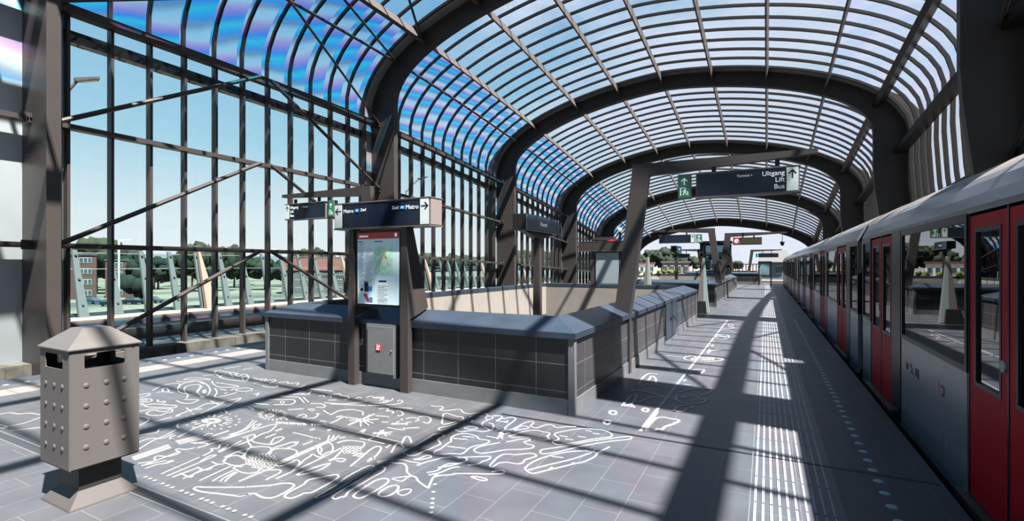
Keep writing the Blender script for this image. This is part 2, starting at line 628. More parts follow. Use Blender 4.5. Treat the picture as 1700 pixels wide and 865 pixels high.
W2 = 0.085                         # half width of a rib along y
for k in range(-1, 6):
    y = AY[k]
    m = MB()
    rows = []
    for i in range(NP):
        up = BN[i][1]
        d = 0.98 - 0.48 * max(0.0, up) ** 1.5
        rows.append([pt(i, 0, y - W2), pt(i, 0, y + W2), pt(i, d, y + W2), pt(i, d, y - W2)])
    n0 = m.grid(rows, closed_v=True)
    m.f += [(n0, n0 + 1, n0 + 2, n0 + 3), tuple(n0 + (NP - 1) * 4 + q for q in (3, 2, 1, 0))]
    m.mi += [0, 0]
    a = obj('arch_beam', m, STEEL, kind='structure')
    # sockets for the girders: bolted fin plates on both faces
    fp = MB()
    for zz in (1.93, 3.83, 5.70):
        i = idx_z(zz, -1)
        for sgn in (-1, 1):
            c = Vector(pt(i, 0.28, y + sgn * (W2 + 0.05)))
            fp.box(c.x - 0.02, c.x + 0.02, c.y - 0.09, c.y + 0.09, c.z - 0.10, c.z + 0.10)
            for q in (-0.05, 0.0, 0.05):
                fp.tube([(c.x + 0.02, c.y + q, c.z + 0.01), (c.x + 0.055, c.y + q, c.z + 0.01)], 0.018, 6)
    obj('fin_plate', fp, STEEL, a)

def strip(mb, ia, ib, y0, y1, off, ny=5, uy0=0.0, step=1.0):
    ii = idxs(ia, ib, step)
    yy = [y0 + (y1 - y0) * q / ny for q in range(ny + 1)]
    for a, b in zip(ii[:-1], ii[1:]):
        for c, d in zip(yy[:-1], yy[1:]):
            sa, sb = np.interp([a, b], range(NP), ARC)
            ua, ub = (c - uy0) / 0.585, (d - uy0) / 0.585
            mb.face([pt(a, off, c), pt(a, off, d), pt(b, off, d), pt(b, off, c)], [(ua, sa), (ub, sa), (ub, sb), (ua, sb)])

def bar(mb, ia, ib, y, w, o0, o1, step=1.0):
    rows = []
    for i in idxs(ia, ib, step):
        rows.append([pt(i, o0, y - w / 2), pt(i, o0, y + w / 2), pt(i, o1, y + w / 2), pt(i, o1, y - w / 2)])
    n0 = mb.grid(rows, closed_v=True)
    n = len(rows)
    mb.f += [(n0, n0 + 1, n0 + 2, n0 + 3), tuple(n0 + (n - 1) * 4 + q for q in (3, 2, 1, 0))]
    mb.mi += [0, 0]

def long_member(mb, i, o0, o1, half, y0, y1, ny=6):
    """member that runs along y following the roof drop; half = half thickness along the profile (index units)"""
    rows = []
    for q in range(ny + 1):
        y = y0 + (y1 - y0) * q / ny
        rows.append([pt(i - half, o0, y), pt(i + half, o0, y), pt(i + half, o1, y), pt(i - half, o1, y)])
    n0 = mb.grid(rows, closed_v=True)
    mb.f += [(n0, n0 + 1, n0 + 2, n0 + 3), tuple(n0 + ny * 4 + q for q in (3, 2, 1, 0))]
    mb.mi += [0, 0]

def half_for(i, w):
    """index half width for a member w wide (world metres) at index i"""
    a = np.interp(max(0, i - 0.5), range(NP), ARC)
    b = np.interp(min(NP - 1, i + 0.5), range(NP), ARC)
    return w / 2 / max(1e-6, b - a)

for k in range(-1, 5):
    y0, y1 = AY[k], AY[k + 1]
    ya, yb = y0 + W2, y1 - W2
    ys = [y0 + 0.44 + (y1 - y0 - 0.88) / 11 * q for q in range(12)]
    cy = (y0 + y1) / 2
    # ---- left wall
    wl = empty('wall_left', S(XC - HW, cy, 1.65), kind='structure')
    g = MB()
    strip(g, 0, I_EL, ys[0], ys[-1], G_OFF, 2, ys[0])
    obj('glass_pane', g, GLASS, wl)
    for yy in ys:
        m = MB()
        bar(m, 0, I_EL, yy, 0.043, G_OFF - 0.085, G_OFF + 0.02, 5)
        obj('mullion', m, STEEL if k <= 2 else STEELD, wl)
    for s_, (a, b) in enumerate(((ya, ys[0] - 0.03), (ys[-1] + 0.03, yb))):
        m = MB()
        strip(m, 0, I_EL, a, b, G_OFF - 0.01, 1)
        strip(m, 0, I_EL, a, b, G_OFF + 0.03, 1)
        obj('flashing_panel', m, PANEL, wl)
    for zz in (1.93, 3.83, 5.70):
        i = idx_z(zz, -1)
        m = MB()
        w = 0.11 if zz < 5 else 0.16
        long_member(m, i, G_OFF - 0.185, G_OFF - 0.09, half_for(i, w), ya + 0.02, yb - 0.02)
        obj('girder', m, STEEL, wl)
    m = MB()
    i = idx_z(5.42, -1)
    long_member(m, i, G_OFF + 0.12, G_OFF + 0.30, half_for(i, 0.26), ya, yb)
    for yy in ys:
        c = Vector(pt(idx_z(5.24, -1), G_OFF + 0.03, yy + 0.25))
        m.beam(c, c + Vector((-0.28, 0, 0.10)), 0.03, 0.03)
    obj('gutter', m, STEELD, wl)
    # ---- right wall
    wr = empty('wall_right', S(XC + HW, cy, 1.65), kind='structure')
    g = MB()
    strip(g, I_ER, NP - 1, ys[0], ys[-1], G_OFF, 2, ys[0])
    obj('glass_pane', g, GLASS, wr)
    for yy in ys:
        m = MB()
        bar(m, I_ER, NP - 1, yy, 0.052, G_OFF - 0.05, G_OFF + 0.02, 2)
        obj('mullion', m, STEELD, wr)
    for a, b in ((ya, ys[0] - 0.03), (ys[-1] + 0.03, yb)):
        m = MB()
        strip(m, I_ER, NP - 1, a, b, G_OFF - 0.01, 1)
        strip(m, I_ER, NP - 1, a, b, G_OFF + 0.03, 1)
        obj('flashing_panel', m, PANEL, wr)
    for zz, w in ((1.92, 0.14), (3.35, 0.22), (5.55, 0.24)):
        i = idx_z(zz, 1)
        m = MB()
        long_member(m, i, G_OFF - 0.20, G_OFF - 0.055, half_for(i, w), ya + 0.02, yb - 0.02)
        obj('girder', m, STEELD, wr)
    # ---- roof
    ce = empty('ceiling', S(XC, cy, 8.5), kind='structure')
    i0, i7 = I_PUR[0], I_PUR[-1]
    for nm, a, b, mm in (('banded_glazing', I_EL, i0, IRISL if k < 1 else IRISF), ('glazing', i0, I_PUR[-2], GLASS), ('banded_glazing', I_PUR[-2], I_ER, IRISR)):
        g = MB()
        strip(g, a, b, ys[0], ys[-1], G_OFF, 4, ys[0])
        obj(nm, g, mm, ce, smooth=True)
    for yy in ys:
        m = MB()
        bar(m, I_EL, I_ER, yy, 0.052, G_OFF - 0.05, G_OFF + 0.02)
        obj('glazing_bar', m, STEELD, ce)
    for a, b in ((ya, ys[0] - 0.03), (ys[-1] + 0.03, yb)):
        m = MB()
        strip(m, I_EL, I_ER, a, b, G_OFF - 0.01, 1)
        strip(m, I_EL, I_ER, a, b, G_OFF + 0.03, 1)
        obj('flashing_panel', m, PANEL, ce)
    for q, i in enumerate(I_PUR):
        m = MB()
        last = q == len(I_PUR) - 1
        long_member(m, i, G_OFF - (0.26 if last else 0.30), G_OFF - 0.055, half_for(i, 0.15 if last else (0.13 if k < 1 else 0.06)), ya, yb)  # nearest purlins thickened so their shadow bands show on the floor
        obj('purlin', m, STEELD if last else PURL, ce)
    m = MB()
    i = idx_z(7.05, -1)
    m.tube([pt(i, G_OFF - 0.20, ya + (yb - ya) * q / 6) for q in range(7)], 0.05, 8)
    obj('strut', m, STEEL, ce)
    # ---- chevron bracing in the bay by the camera and the one behind it
    if k == 0:
        ym = cy
        def br(par, ia, ib, up, off=0.26, r=0.055, mm=STEEL):
            for ye in (ya + 0.10, yb - 0.10):
                b_ = MB()
                p, q = (pt(ia, off, ye), pt(ib, off, ym + (0.12 if ye > ym else -0.12)))
                if not up:
                    p, q = pt(ia, off, ym + (0.12 if ye > ym else -0.12)), pt(ib, off, ye)
                b_.tube([p, q], r, 8)
                obj('brace', b_, mm, par)
        zs_ = [idx_z(z, -1) for z in (0.10, 1.93, 3.83, 5.70, 7.05)]
        for a, b in zip(zs_[:-2], zs_[1:-1]):
            if k == 0:
                br(wl, a, b, True, 0.24)
        br(ce, zs_[3], zs_[4], True, 0.26, 0.04)
        br(ce, zs_[4], I_PUR[0], True, 0.28, 0.04)
        for a, b in zip(I_PUR[:-1], I_PUR[1:]):
            br(ce, a, b, b < 30, 0.26, 0.045)
        br(ce, I_PUR[-1], I_ER, False, 0.26, 0.045)
        br(wr, I_ER, idx_z(3.35, 1), False, 0.26, 0.055, STEELD)

# ================================================================== STAIRWELL PARAPETS
def stairwell(K, lab, front_mat, side_mat, posts_gap=None, depth=-3.6):
    x0, x1, y0, y1 = K
    e = empty('stairwell_parapet', ((x0 + x1) / 2, (y0 + y1) / 2, 0), lab, 'parapet wall', 'stairwell parapets along the platform')
    def rect(t):
        return [(x0 + t, y0 + t), (x1 - t, y0 + t), (x1 - t, y1 - t), (x0 + t, y1 - t)]
    capp = [(0.0, 0.835), (-0.022, 0.838), (-0.022, 0.905), (0.33, 1.045), (0.365, 1.03), (0.365, 0.93), (0.345, 0.93), (0.345, 0.835)]
    for s in range(4):
        m = MB()
        rows = []
        for t, z in capp:
            r = rect(t)
            a, b = r[s], r[(s + 1) % 4]
            rows.append([(a[0], a[1], z), (b[0], b[1], z)])
        m.grid(rows, closed_u=True)
        n = len(m.v)
        m.f += [tuple(range(0, n, 2)), tuple(range(1, n, 2))[::-1]]
        m.mi += [0, 0]
        obj('cap', m, CAPM, e)
    # cladding and plinth per side
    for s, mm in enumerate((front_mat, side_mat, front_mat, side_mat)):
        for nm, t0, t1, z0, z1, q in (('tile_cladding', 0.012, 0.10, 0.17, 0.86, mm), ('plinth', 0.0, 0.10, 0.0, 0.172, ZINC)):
            a, b = rect(t0), rect(t1)
            m = MB()
            i, j = s, (s + 1) % 4
            m.hull8([(*a[i], z0), (*a[j], z0), (*b[j], z0), (*b[i], z0), (*a[i], z1), (*a[j], z1), (*b[j], z1), (*b[i], z1)])
            obj(nm, m, q, e)
    for cx, cy in rect(0.03):
        m = MB()
        m.box(cx - 0.036, cx + 0.036, cy - 0.036, cy + 0.036, 0, 0.845)
        obj('corner_post', m, ZINC, e)
    # pale concrete lining of the stairwell
    for s in range(4):
        a, b = rect(0.12), rect(0.36)
        i, j = s, (s + 1) % 4
        m = MB()
        m.hull8([(*a[i], depth), (*a[j], depth), (*b[j], depth), (*b[i], depth), (*a[i], 0.95), (*a[j], 0.95), (*b[j], 0.95), (*b[i], 0.95)])
        obj('concrete_lining', m, CONC, e)
    m = MB()
    m.box(x0 + 0.3, x1 - 0.3, y0 + 0.3, y1 - 0.3, depth - 0.1, depth)
    n = 14
    for k in range(n):
        yy = y1 - 1.5 - k * 0.32
        m.box(-6.0, -2.9, yy - 0.32, yy, depth, depth + 0.2 * (n - k) * 0.9)
    obj('stair_flight', m, CONC2, e)
    return e

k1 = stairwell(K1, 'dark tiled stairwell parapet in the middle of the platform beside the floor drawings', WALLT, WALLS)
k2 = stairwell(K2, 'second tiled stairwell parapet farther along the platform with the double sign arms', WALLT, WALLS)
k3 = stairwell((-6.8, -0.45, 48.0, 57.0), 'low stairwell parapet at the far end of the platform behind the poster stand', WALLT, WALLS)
# metal access door in the right side of the first parapet
d = MB()
d.box(-1.862, -1.838, 10.45, 11.75, 0.10, 0.83)
d.box(-1.838, -1.832, 11.09, 11.11, 0.10, 0.83)
do = obj('access_door', d, CAPM, k1)
h = MB()
h.box(-1.838, -1.815, 10.92, 10.95, 0.45, 0.52)
h.tube([(-1.82, 11.2, 0.52), (-1.80, 11.36, 0.44)], 0.012, 6)
obj('latch', h, STEELD, do)

# fire hose cabinet on the front of the parapet
c = empty('fire_hose_cabinet', (-4.57, 5.0, 0.16), 'grey steel fire hose cabinet with small red label between two sign posts', 'cabinet')
m = MB()
m.box(-4.83, -4.31, 4.975, 5.045, 0.155, 0.855)
obj('body', m, ZINC, c)
m = MB()
m.box(-4.795, -4.345, 4.962, 4.976, 0.20, 0.825)
dr = obj('door', m, ZINC, c)
m = MB()
m.disc((-4.375, 4.958, 0.52), 0.012, 0.012, 10, 'y')
m.tube([(-4.375, 4.962, 0.52), (-4.375, 4.950, 0.52)], 0.010, 8)
obj('lock', m, PANEL, dr)
m = MB()
m.box(-4.64, -4.565, 4.956, 4.963, 0.505, 0.60)
lb = obj('label_plate', m, SIGNR, dr)
m = MB()
for p in ([(-4.632, 0.515), (-4.612, 0.515), (-4.612, 0.59), (-4.622, 0.59)], [(-4.60, 0.575), (-4.58, 0.585), (-4.575, 0.55), (-4.595, 0.548)], [(-4.60, 0.515), (-4.588, 0.515), (-4.58, 0.54), (-4.60, 0.54)]):
    m.face([(x, 4.9545, z) for x, z in p])
obj('pictogram', m, SIGNT, lb)

# ================================================================== SIGNS
def arrow_mb(c, size, ang, ax='S', th=0.16):
    """line arrow on a plane facing south (x,z) or east (y,z)"""
    m = MB()
    def P(a, b):
        ca, sa = math.cos(ang), math.sin(ang)
        x, z = (a * ca - b * sa) * size, (a * sa + b * ca) * size
        return (c[0] + x, c[1], c[2] + z) if ax == 'S' else (c[0], c[1] + x, c[2] + z)
    def bar2(p, q, w):
        d = Vector((q[0] - p[0], q[1] - p[1]))
        n = Vector((-d.y, d.x)).normalized() * w / 2
        m.face([P(p[0] - n.x, p[1] - n.y), P(q[0] - n.x, q[1] - n.y), P(q[0] + n.x, q[1] + n.y), P(p[0] + n.x, p[1] + n.y)])
    bar2((-0.5, 0), (0.45, 0), th)
    bar2((0.05, 0.42), (0.52, -0.03), th)
    bar2((0.05, -0.42), (0.52, 0.03), th)
    return m

def running_man(c, s):
    """pictogram of a figure leaving through a door, facing south"""
    m = MB()
    def q(pts):
        m.face([(c[0] + x * s, c[1], c[2] + z * s) for x, z in pts])
    q([(-0.5, -0.5), (-0.38, -0.5), (-0.38, 0.5), (-0.5, 0.5)])
    q([(-0.5, 0.42), (0.1, 0.42), (0.1, 0.5), (-0.5, 0.5)])
    q([(0.38, -0.5), (0.5, -0.5), (0.5, 0.0), (0.38, 0.0)])
    m.disc((c[0] + 0.14 * s, c[1], c[2] + 0.30 * s), 0.09 * s, 0.09 * s, 10, 'y')
    q([(-0.06, -0.12), (0.1, -0.16), (0.18, 0.2), (0.02, 0.2)])
    q([(0.12, 0.18), (0.34, 0.02), (0.30, -0.05), (0.08, 0.1)])
    q([(0.0, 0.18), (-0.24, 0.06), (-0.22, -0.02), (0.04, 0.1)])
    q([(-0.06, -0.1), (-0.22, -0.42), (-0.12, -0.46), (0.06, -0.14)])
    q([(0.02, -0.14), (0.2, -0.26), (0.16, -0.48), (0.26, -0.46), (0.30, -0.2), (0.1, -0.08)])
    return m

def frame_box(m, x0, x1, y0, y1, z0, z1, r=0.012):
    m.box(x0, x1, y0, y1, z0, z1)
    for a in (z0 - r, z1):
        m.box(x0 - r, x1 + r, y0 - r, y1 + r, a, a + r)

# -- sign posts and poster on the front of the first parapet
t = empty('information_totem', (-4.56, 4.98, 0), 'tall steel poster frame with framed map poster standing at the parapet front', 'notice board')
for xa, xb, xt in ((-5.13, -5.01, -5.055), (-4.21, -4.08, -4.115)):
    m = MB()
    m.box(xa, xb, 4.935, 5.02, 0.0, 0.93)
    # deep foot above the cap that thins upwards
    m.hull8([(xa, 4.935, 0.93), (xb, 4.935, 0.93), (xb, 5.36, 1.07), (xa, 5.36, 1.07),
             (xa + 0.02, 4.935, 2.16), (xb - 0.02, 4.935, 2.16), (xb - 0.02, 5.06, 2.16), (xa + 0.02, 5.06, 2.16)])
    obj('post', m, STEEL, t)
pc = MB()
pc.box(-5.005, -4.205, 4.955, 5.035, 1.085, 2.125)
po = obj('poster_case', pc, STEELD, t)
m = MB()
m.box(-4.965, -4.235, 4.948, 4.954, 1.125, 2.085)
ps = obj('poster', m, mat('pale_blue_paper', (0.46, 0.58, 0.64), 0.25, 0, 0.06, 2), po)
def flat(mb, x0, x1, z0, z1, y=4.9465):
    mb.face([(x0, y, z0), (x1, y, z0), (x1, y, z1), (x0, y, z1)])
m = MB(); flat(m, -4.965, -4.235, 2.0, 2.085); obj('header_band', m, SIGNR, ps)
m = MB()
for k in range(9):
    flat(m, -4.93 + k * 0.018, -4.916 + k * 0.018, 2.025, 2.05, 4.9455)
m.disc((-4.29, 4.9455, 2.045), 0.022, 0.026, 12, 'y')
obj('header_mark', m, SIGNT, ps)
m = MB(); flat(m, -4.66, -4.345, 1.52, 1.90); obj('map', m, mat('map_green', (0.34, 0.58, 0.44), 0.4, 0, 0.25, 18), ps)
m = MB()
for a, b in (((-4.52, 1.89), (-4.42, 1.66)), ((-4.50, 1.78), (-4.56, 1.72)), ((-4.42, 1.66), (-4.37, 1.66)), ((-4.56, 1.72), (-4.575, 1.58)), ((-4.48, 1.76), (-4.42, 1.74))):
    d_ = Vector((b[0] - a[0], b[1] - a[1])); n_ = Vector((-d_.y, d_.x)).normalized() * 0.008
    m.face([(a[0] - n_.x, 4.9455, a[1] - n_.y), (b[0] - n_.x, 4.9455, b[1] - n_.y), (b[0] + n_.x, 4.9455, b[1] + n_.y), (a[0] + n_.x, 4.9455, a[1] + n_.y)])
obj('route_line', m, mat('map_orange', (0.70, 0.30, 0.16), 0.5), ps)
m = MB()
for k in range(26):
    flat(m, -4.945, -4.85 - 0.03 * (k % 3 == 2), 1.95 - k * 0.024, 1.958 - k * 0.024)
for k in range(24):
    flat(m, -4.82, -4.70 - 0.04 * (k % 4 == 3), 1.86 - k * 0.02, 1.866 - k * 0.02, 4.9454)
for k in range(12):
    flat(m, -4.60, -4.43 - 0.05 * (k % 3 == 1), 1.37 - k * 0.02, 1.375 - k * 0.02, 4.9454)
obj('printed_lines', m, mat('print_grey', (0.16, 0.21, 0.27), 0.5), ps)
m = MB()
flat(m, -4.83, -4.69, 1.38, 1.87)
flat(m, -4.615, -4.42, 1.12 + 0.06, 1.42)
obj('printed_sheet', m, mat('print_white', (0.56, 0.63, 0.65), 0.5), ps)
m = MB(); flat(m, -4.585, -4.45, 1.425, 1.445, 4.945); flat(m, -4.84, -4.77, 1.29, 1.43); flat(m, -4.915, -4.86, 1.30, 1.335); obj('dark_picture', m, SIGNK, ps)
m = MB(); flat(m, -4.77, -4.70, 1.30, 1.36); flat(m, -4.755, -4.69, 1.155, 1.215, 4.9455); flat(m, -4.96, -4.88, 1.962, 1.975); flat(m, -4.66, -4.52, 1.955, 1.972); obj('blue_picture', m, SIGNB, ps)
m = MB(); m.face([(-4.86, 4.945, 1.255), (-4.80, 4.945, 1.265), (-4.745, 4.945, 1.165), (-4.785, 4.945, 1.155)]); obj('red_picture', m, SIGNR, ps)

def direction_sign(x0, x1, y0, y1, z0, z1, lab, west=None, east=None, exit_=None, group='illuminated platform direction signs'):
    """hanging box sign, dark face to the south, white arrow panels at its ends"""
    e = empty('direction_sign', ((x0 + x1) / 2, (y0 + y1) / 2, z0), lab, 'sign', group)
    m = MB()
    frame_box(m, x0, x1, y0, y1, z0, z1)
    bx = obj('sign_box', m, mat('sign_frame_metal', (0.30, 0.265, 0.26), 0.4, 0.3), e)
    f = MB()
    f.box(x0 + 0.015, x1 - 0.015, y0 - 0.006, y0 + 0.01, z0 + 0.012, z1 - 0.012)
    obj('sign_face', f, SIGNN, e)
    f = MB()
    f.box(x0 + 0.015, x1 - 0.015, y1 - 0.01, y1 + 0.006, z0 + 0.012, z1 - 0.012)
    obj('sign_face', f, SIGNN, e)
    w = 0.135
    for side, ang in ((west, math.pi), (east, 0)):
        if side is None:
            continue
        a = x0 + 0.015 if side[0] == 'W' else x1 - 0.015 - w
        f = MB()
        f.box(a, a + w, y0 - 0.010, y0 - 0.004, z0 + 0.012, z1 - 0.012)
        p = obj('arrow_panel', f, SIGNW, e)
        obj('arrow', arrow_mb((a + w / 2, y0 - 0.0115, z1 - 0.10), 0.105, side[1]), SIGNK, p)
    return e, y0 - 0.008

L_, R_, U_ = math.pi, 0.0, math.pi / 2
s1, fy = direction_sign(-5.35, -3.70, 4.90, 5.14, 2.15, 2.49, 'wide dark Metro sign with opposite arrows mounted on the poster posts', ('W', L_), ('E', R_))
text('lettering', 'Metro', 0.075, (-5.175, fy - 0.001, 2.385), ROT_S, SIGNT, s1)
text('lettering', 'Zuid', 0.055, (-4.86, fy - 0.001, 2.39), ROT_S, SIGNT, s1)
text('lettering', 'Metro', 0.082, (-3.875, fy - 0.001, 2.385), ROT_S, SIGNT, s1, 'RIGHT')
text('lettering', 'Zuid', 0.058, (-4.20, fy - 0.001, 2.39), ROT_S, SIGNT, s1, 'RIGHT')
for x in (-4.92, -4.135):
    m = MB()
    m.box(x - 0.036, x + 0.034, fy - 0.003, fy, 2.368, 2.41)
    bp = obj('line_badge', m, SIGNB, s1)
    text('lettering', '52', 0.036, (x - 0.002, fy - 0.004, 2.387), ROT_S, SIGNT, bp, 'CENTER')
m = MB()
m.box(-3.70, -3.694, 4.905, 5.135, 2.16, 2.48)
obj('end_cap', m, mat('pink_grey_enamel', (0.34, 0.29, 0.285), 0.5), s1)

def gantry(X, Y, dirn, lab, top=3.17, reach=2.40, name='sign_gantry', group='leaning steel sign gantries'):
    """leaning post that rises from the parapet and carries a long arm; dirn = +1 reaches east, -1 west"""
    e = empty(name, (X, Y, 0), lab, 'sign post', group)
    D = lambda x: X + dirn * x
    m = MB()
    m.box(min(D(0.0), D(0.02)) - 0.0, max(D(0.0), D(0.02)), Y - 0.055, Y + 0.055, 0, 0.93)
    obj('foot_strip', m, STEEL, e)
    m = MB()
    def q(x, z, h):
        return [(D(x), Y - h, z), (D(x), Y + h, z)]
    rows = []
    for a, b, z, h in ((-0.215, 0.02, 0.88, 0.09), (0.045, 0.305, top - 0.20, 0.06), (0.062, 0.335, top, 0.055)):
        rows.append([(D(a), Y - h, z), (D(b), Y - h, z), (D(b), Y + h, z), (D(a), Y + h, z)])
    m.grid(rows, closed_v=True)
    m.f += [(0, 1, 2, 3), (11, 10, 9, 8)]; m.mi += [0, 0]
    obj('post', m, STEEL, e)
    m = MB()
    rows = []
    for x, z0, z1 in ((0.055, top - 0.20, top), (reach, top - 0.075, top - 0.01)):
        rows.append([(D(x), Y - 0.055, z0), (D(x), Y + 0.055, z0), (D(x), Y + 0.055, z1), (D(x), Y - 0.055, z1)])
    m.grid(rows, closed_v=True)
    m.f += [(0, 1, 2, 3), (7, 6, 5, 4)]; m.mi += [0, 0]
    obj('arm', m, STEEL, e)
    return e

def exit_sign(x0, x1, y, z0, z1, lab):
    e = empty('exit_sign', ((x0 + x1) / 2, y, z0), lab, 'sign', 'green exit signs')
    m = MB(); m.box(x0 - 0.012, x1 + 0.012, y - 0.05, y + 0.05, z0 - 0.012, z1 + 0.012)
    obj('sign_box', m, MATS['sign_frame_metal'], e)
    m = MB(); m.box(x0, x1, y - 0.056, y - 0.045, z0, z1)
    f = obj('sign_face', m, SIGNG, e)
    obj('arrow', arrow_mb(((x0 + x1) / 2, y - 0.058, z0 + (z1 - z0) * 0.70), (x1 - x0) * 0.62, U_), SIGNT, f)
    obj('pictogram', running_man(((x0 + x1) / 2, y - 0.058, z0 + (z1 - z0) * 0.27), (x1 - x0) * 0.72), SIGNT, f)
    return e

def hangers(e, xs, y, z0, z1):
    for x in xs:
        m = MB(); m.box(x - 0.028, x + 0.028, y - 0.02, y + 0.02, z0, z1)
        obj('hanger', m, STEELD, e)

def exit_texts(e, fy, x, z1, al):
    sg = -1 if al == 'RIGHT' else 1
    text('lettering', 'Uitgang', 0.088, (x, fy - 0.001, z1 - 0.075), ROT_S, SIGNT, e, al)
    text('lettering', 'Lift', 0.088, (x, fy - 0.001, z1 - 0.165), ROT_S, SIGNT, e, al)
    text('lettering', 'Bus', 0.088, (x, fy - 0.001, z1 - 0.255), ROT_S, SIGNT, e, al)
    text('lettering', 'Termini \u2022' if al == 'RIGHT' else '\u2022 Termini', 0.050, (x + sg * 0.385, fy - 0.001, z1 - 0.078), ROT_S, SIGNT, e, al)

gantry(-1.86, 7.45, 1, 'tall leaning steel gantry on the near parapet reaching out towards the train', reach=2.45)
e, fy = direction_sign(-0.89, 0.385, 7.37, 7.55, 2.615, 2.945, 'dark Uitgang Lift Bus sign hanging near the train with white arrow panel', None, ('E', U_))
exit_texts(e, fy, 0.215, 2.945, 'RIGHT')
hangers(e, (-0.66, 0.13), 7.45, 2.945, 3.06)
exit_sign(-1.13, -0.975, 7.45, 2.62, 2.95, 'green exit sign beside the large dark Uitgang sign near the train')

gantry(-7.02, 7.45, -1, 'leaning steel gantry behind the Metro sign reaching towards the glass wall', top=3.25, reach=2.72)
e, fy = direction_sign(-9.60, -8.32, 7.37, 7.55, 2.67, 3.00, 'dark Uitgang Lift Bus sign hanging left of the Metro sign', ('W', U_), None)
exit_texts(e, fy, -9.42, 3.00, 'LEFT')
hangers(e, (-9.35, -8.6), 7.45, 3.0, 3.12)
exit_sign(-8.26, -8.11, 7.45, 2.68, 3.01, 'green exit sign just left of the wide Metro sign')

# -- station name signs on posts in the stairwells
def name_sign(X, Y, lab, zf):
    e = empty('station_name_sign', (X - 0.14, Y, zf), lab, 'sign', 'station name signs on posts in the stairwells')
    m = MB()
    m.box(X - 0.30, X, Y - 0.87, Y + 0.87, 2.36, 2.69)
    obj('sign_box', m, STEELD, e)
    for xx, s in ((X - 0.002, 1), (X - 0.298, -1)):
        f = MB(); f.box(min(xx, xx + s * 0.010), max(xx, xx + s * 0.010), Y - 0.83, Y + 0.83, 2.38, 2.675)
        ff = obj('sign_face', f, mat('blue_grey_glossy_face', (0.014, 0.026, 0.048), 0.1, spec=0.2), e)
        if s > 0:
            text('lettering', 'Noord', 0.13, (X + 0.010, Y, 2.52), ROT_E, SIGNT, ff, 'CENTER')
    m = MB()
    for yy in (-0.86, 0.84):
        m.box(X, X + 0.012, Y + yy, Y + yy + 0.02, 2.365, 2.685)
    m.box(X, X + 0.012, Y - 0.86, Y + 0.86, 2.352, 2.368)
    obj('face_trim', m, PANEL, e)
    m = MB()
    rows = [[(X - 0.22, Y + a, 2.36), (X - 0.08, Y + a, 2.36), (X - 0.08, Y + b, 2.22), (X - 0.22, Y + b, 2.22)] for a, b in ((-0.75, -0.07), (0.75, 0.07))]
    m.hull8([(X - 0.22, Y - 0.07, 2.20), (X - 0.08, Y - 0.07, 2.20), (X - 0.08, Y + 0.07, 2.20), (X - 0.22, Y + 0.07, 2.20),
             (X - 0.22, Y - 0.78, 2.36), (X - 0.08, Y - 0.78, 2.36), (X - 0.08, Y + 0.78, 2.36), (X - 0.22, Y + 0.78, 2.36)])
    obj('bracket', m, STEEL, e)
    m = MB()
    m.frustum((X - 0.24, X - 0.04, Y - 0.09, Y + 0.09), zf, (X - 0.21, X - 0.07, Y - 0.06, Y + 0.06), 2.24)
    obj('post', m, STEEL, e)
    return e
name_sign(-4.28, 9.68, 'dark blue Noord station sign on a post in the near stairwell', -3.6)
name_sign(-4.28, 28.2, 'small dark station sign on a post in the second stairwell', -3.6)

# -- back of the poster frame at the far side of the first stairwell
t = empty('information_totem', (-4.60, 15.62, 0), 'poster frame seen from behind with pale panel at the far stairwell end', 'notice board')
for xa in (-5.17, -4.20):
    m = MB(); m.frustum((xa, xa + 0.13, 15.52, 15.68), 0.9, (xa + 0.01, xa + 0.12, 15.55, 15.66), 2.12)
    obj('post', m, STEEL, t)
m = MB(); m.box(-5.03, -4.19, 15.56, 15.64, 1.02, 2.08); f = obj('poster_case', m, STEELD, t)
m = MB(); m.box(-4.99, -4.22, 15.545, 15.562, 1.05, 2.05)
obj('back_panel', m, mat('pale_blue_grey_panel', (0.15, 0.19, 0.21), 0.2), t)
e, fy = direction_sign(-5.58, -3.75, 15.50, 15.74, 2.12, 2.42, 'blank steel backed sign box above the pale panel at the far stairwell end')
for ch in list(e.children):
    if ch.name.startswith('sign_face'):
        ch.data.materials.clear(); ch.data.materials.append(STEEL)

# -- gantries on the second stairwell
gantry(-1.80, 21.4, -1, 'dark gantry on the second parapet reaching over the stairwell', top=3.15, reach=2.6)
e, fy = direction_sign(-4.05, -2.62, 21.3, 21.5, 2.58, 2.90, 'small dark sign with white end panel hanging over the second stairwell', None, ('E', U_))
hangers(e, (-3.7, -2.95), 21.4, 2.90, 3.06)
exit_sign(-2.56, -2.36, 21.4, 2.58, 2.90, 'small green exit sign hanging over the second stairwell')
gantry(-1.76, 24.5, 1, 'gantry on the second parapet reaching towards the train with the red clock sign', top=3.12, reach=2.55)
e = empty('clock_sign', (-0.75, 24.5, 2.58), 'dark hanging departure sign with red end square and round white clock', 'sign')
m = MB(); frame_box(m, -1.35, -0.18, 24.4, 24.6, 2.58, 2.88); obj('sign_box', m, STEELD, e)
m = MB(); m.box(-1.05, -0.19, 24.39, 24.41, 2.60, 2.86); obj('display', m, mat('amber_dark_display', (0.028, 0.024, 0.008), 0.3), e)
m = MB(); m.box(-1.34, -1.05, 24.388, 24.41, 2.59, 2.87); rp = obj('red_panel', m, SIGNR, e)
m = MB(); m.disc((-1.195, 24.386, 2.73), 0.10, 0.10, 20, 'y'); obj('clock_face', m, SIGNT, rp)
m = MB(); m.box(-1.202, -1.188, 24.383, 24.385, 2.72, 2.81); m.box(-1.20, -1.14, 24.383, 24.385, 2.722, 2.734); obj('clock_hand', m, SIGNK, rp)
hangers(e, (-0.95, -0.5), 24.5, 2.88, 3.05)
gantry(-7.02, 25.5, -1, 'gantry on the far left edge of the second stairwell', top=3.15, reach=2.5)
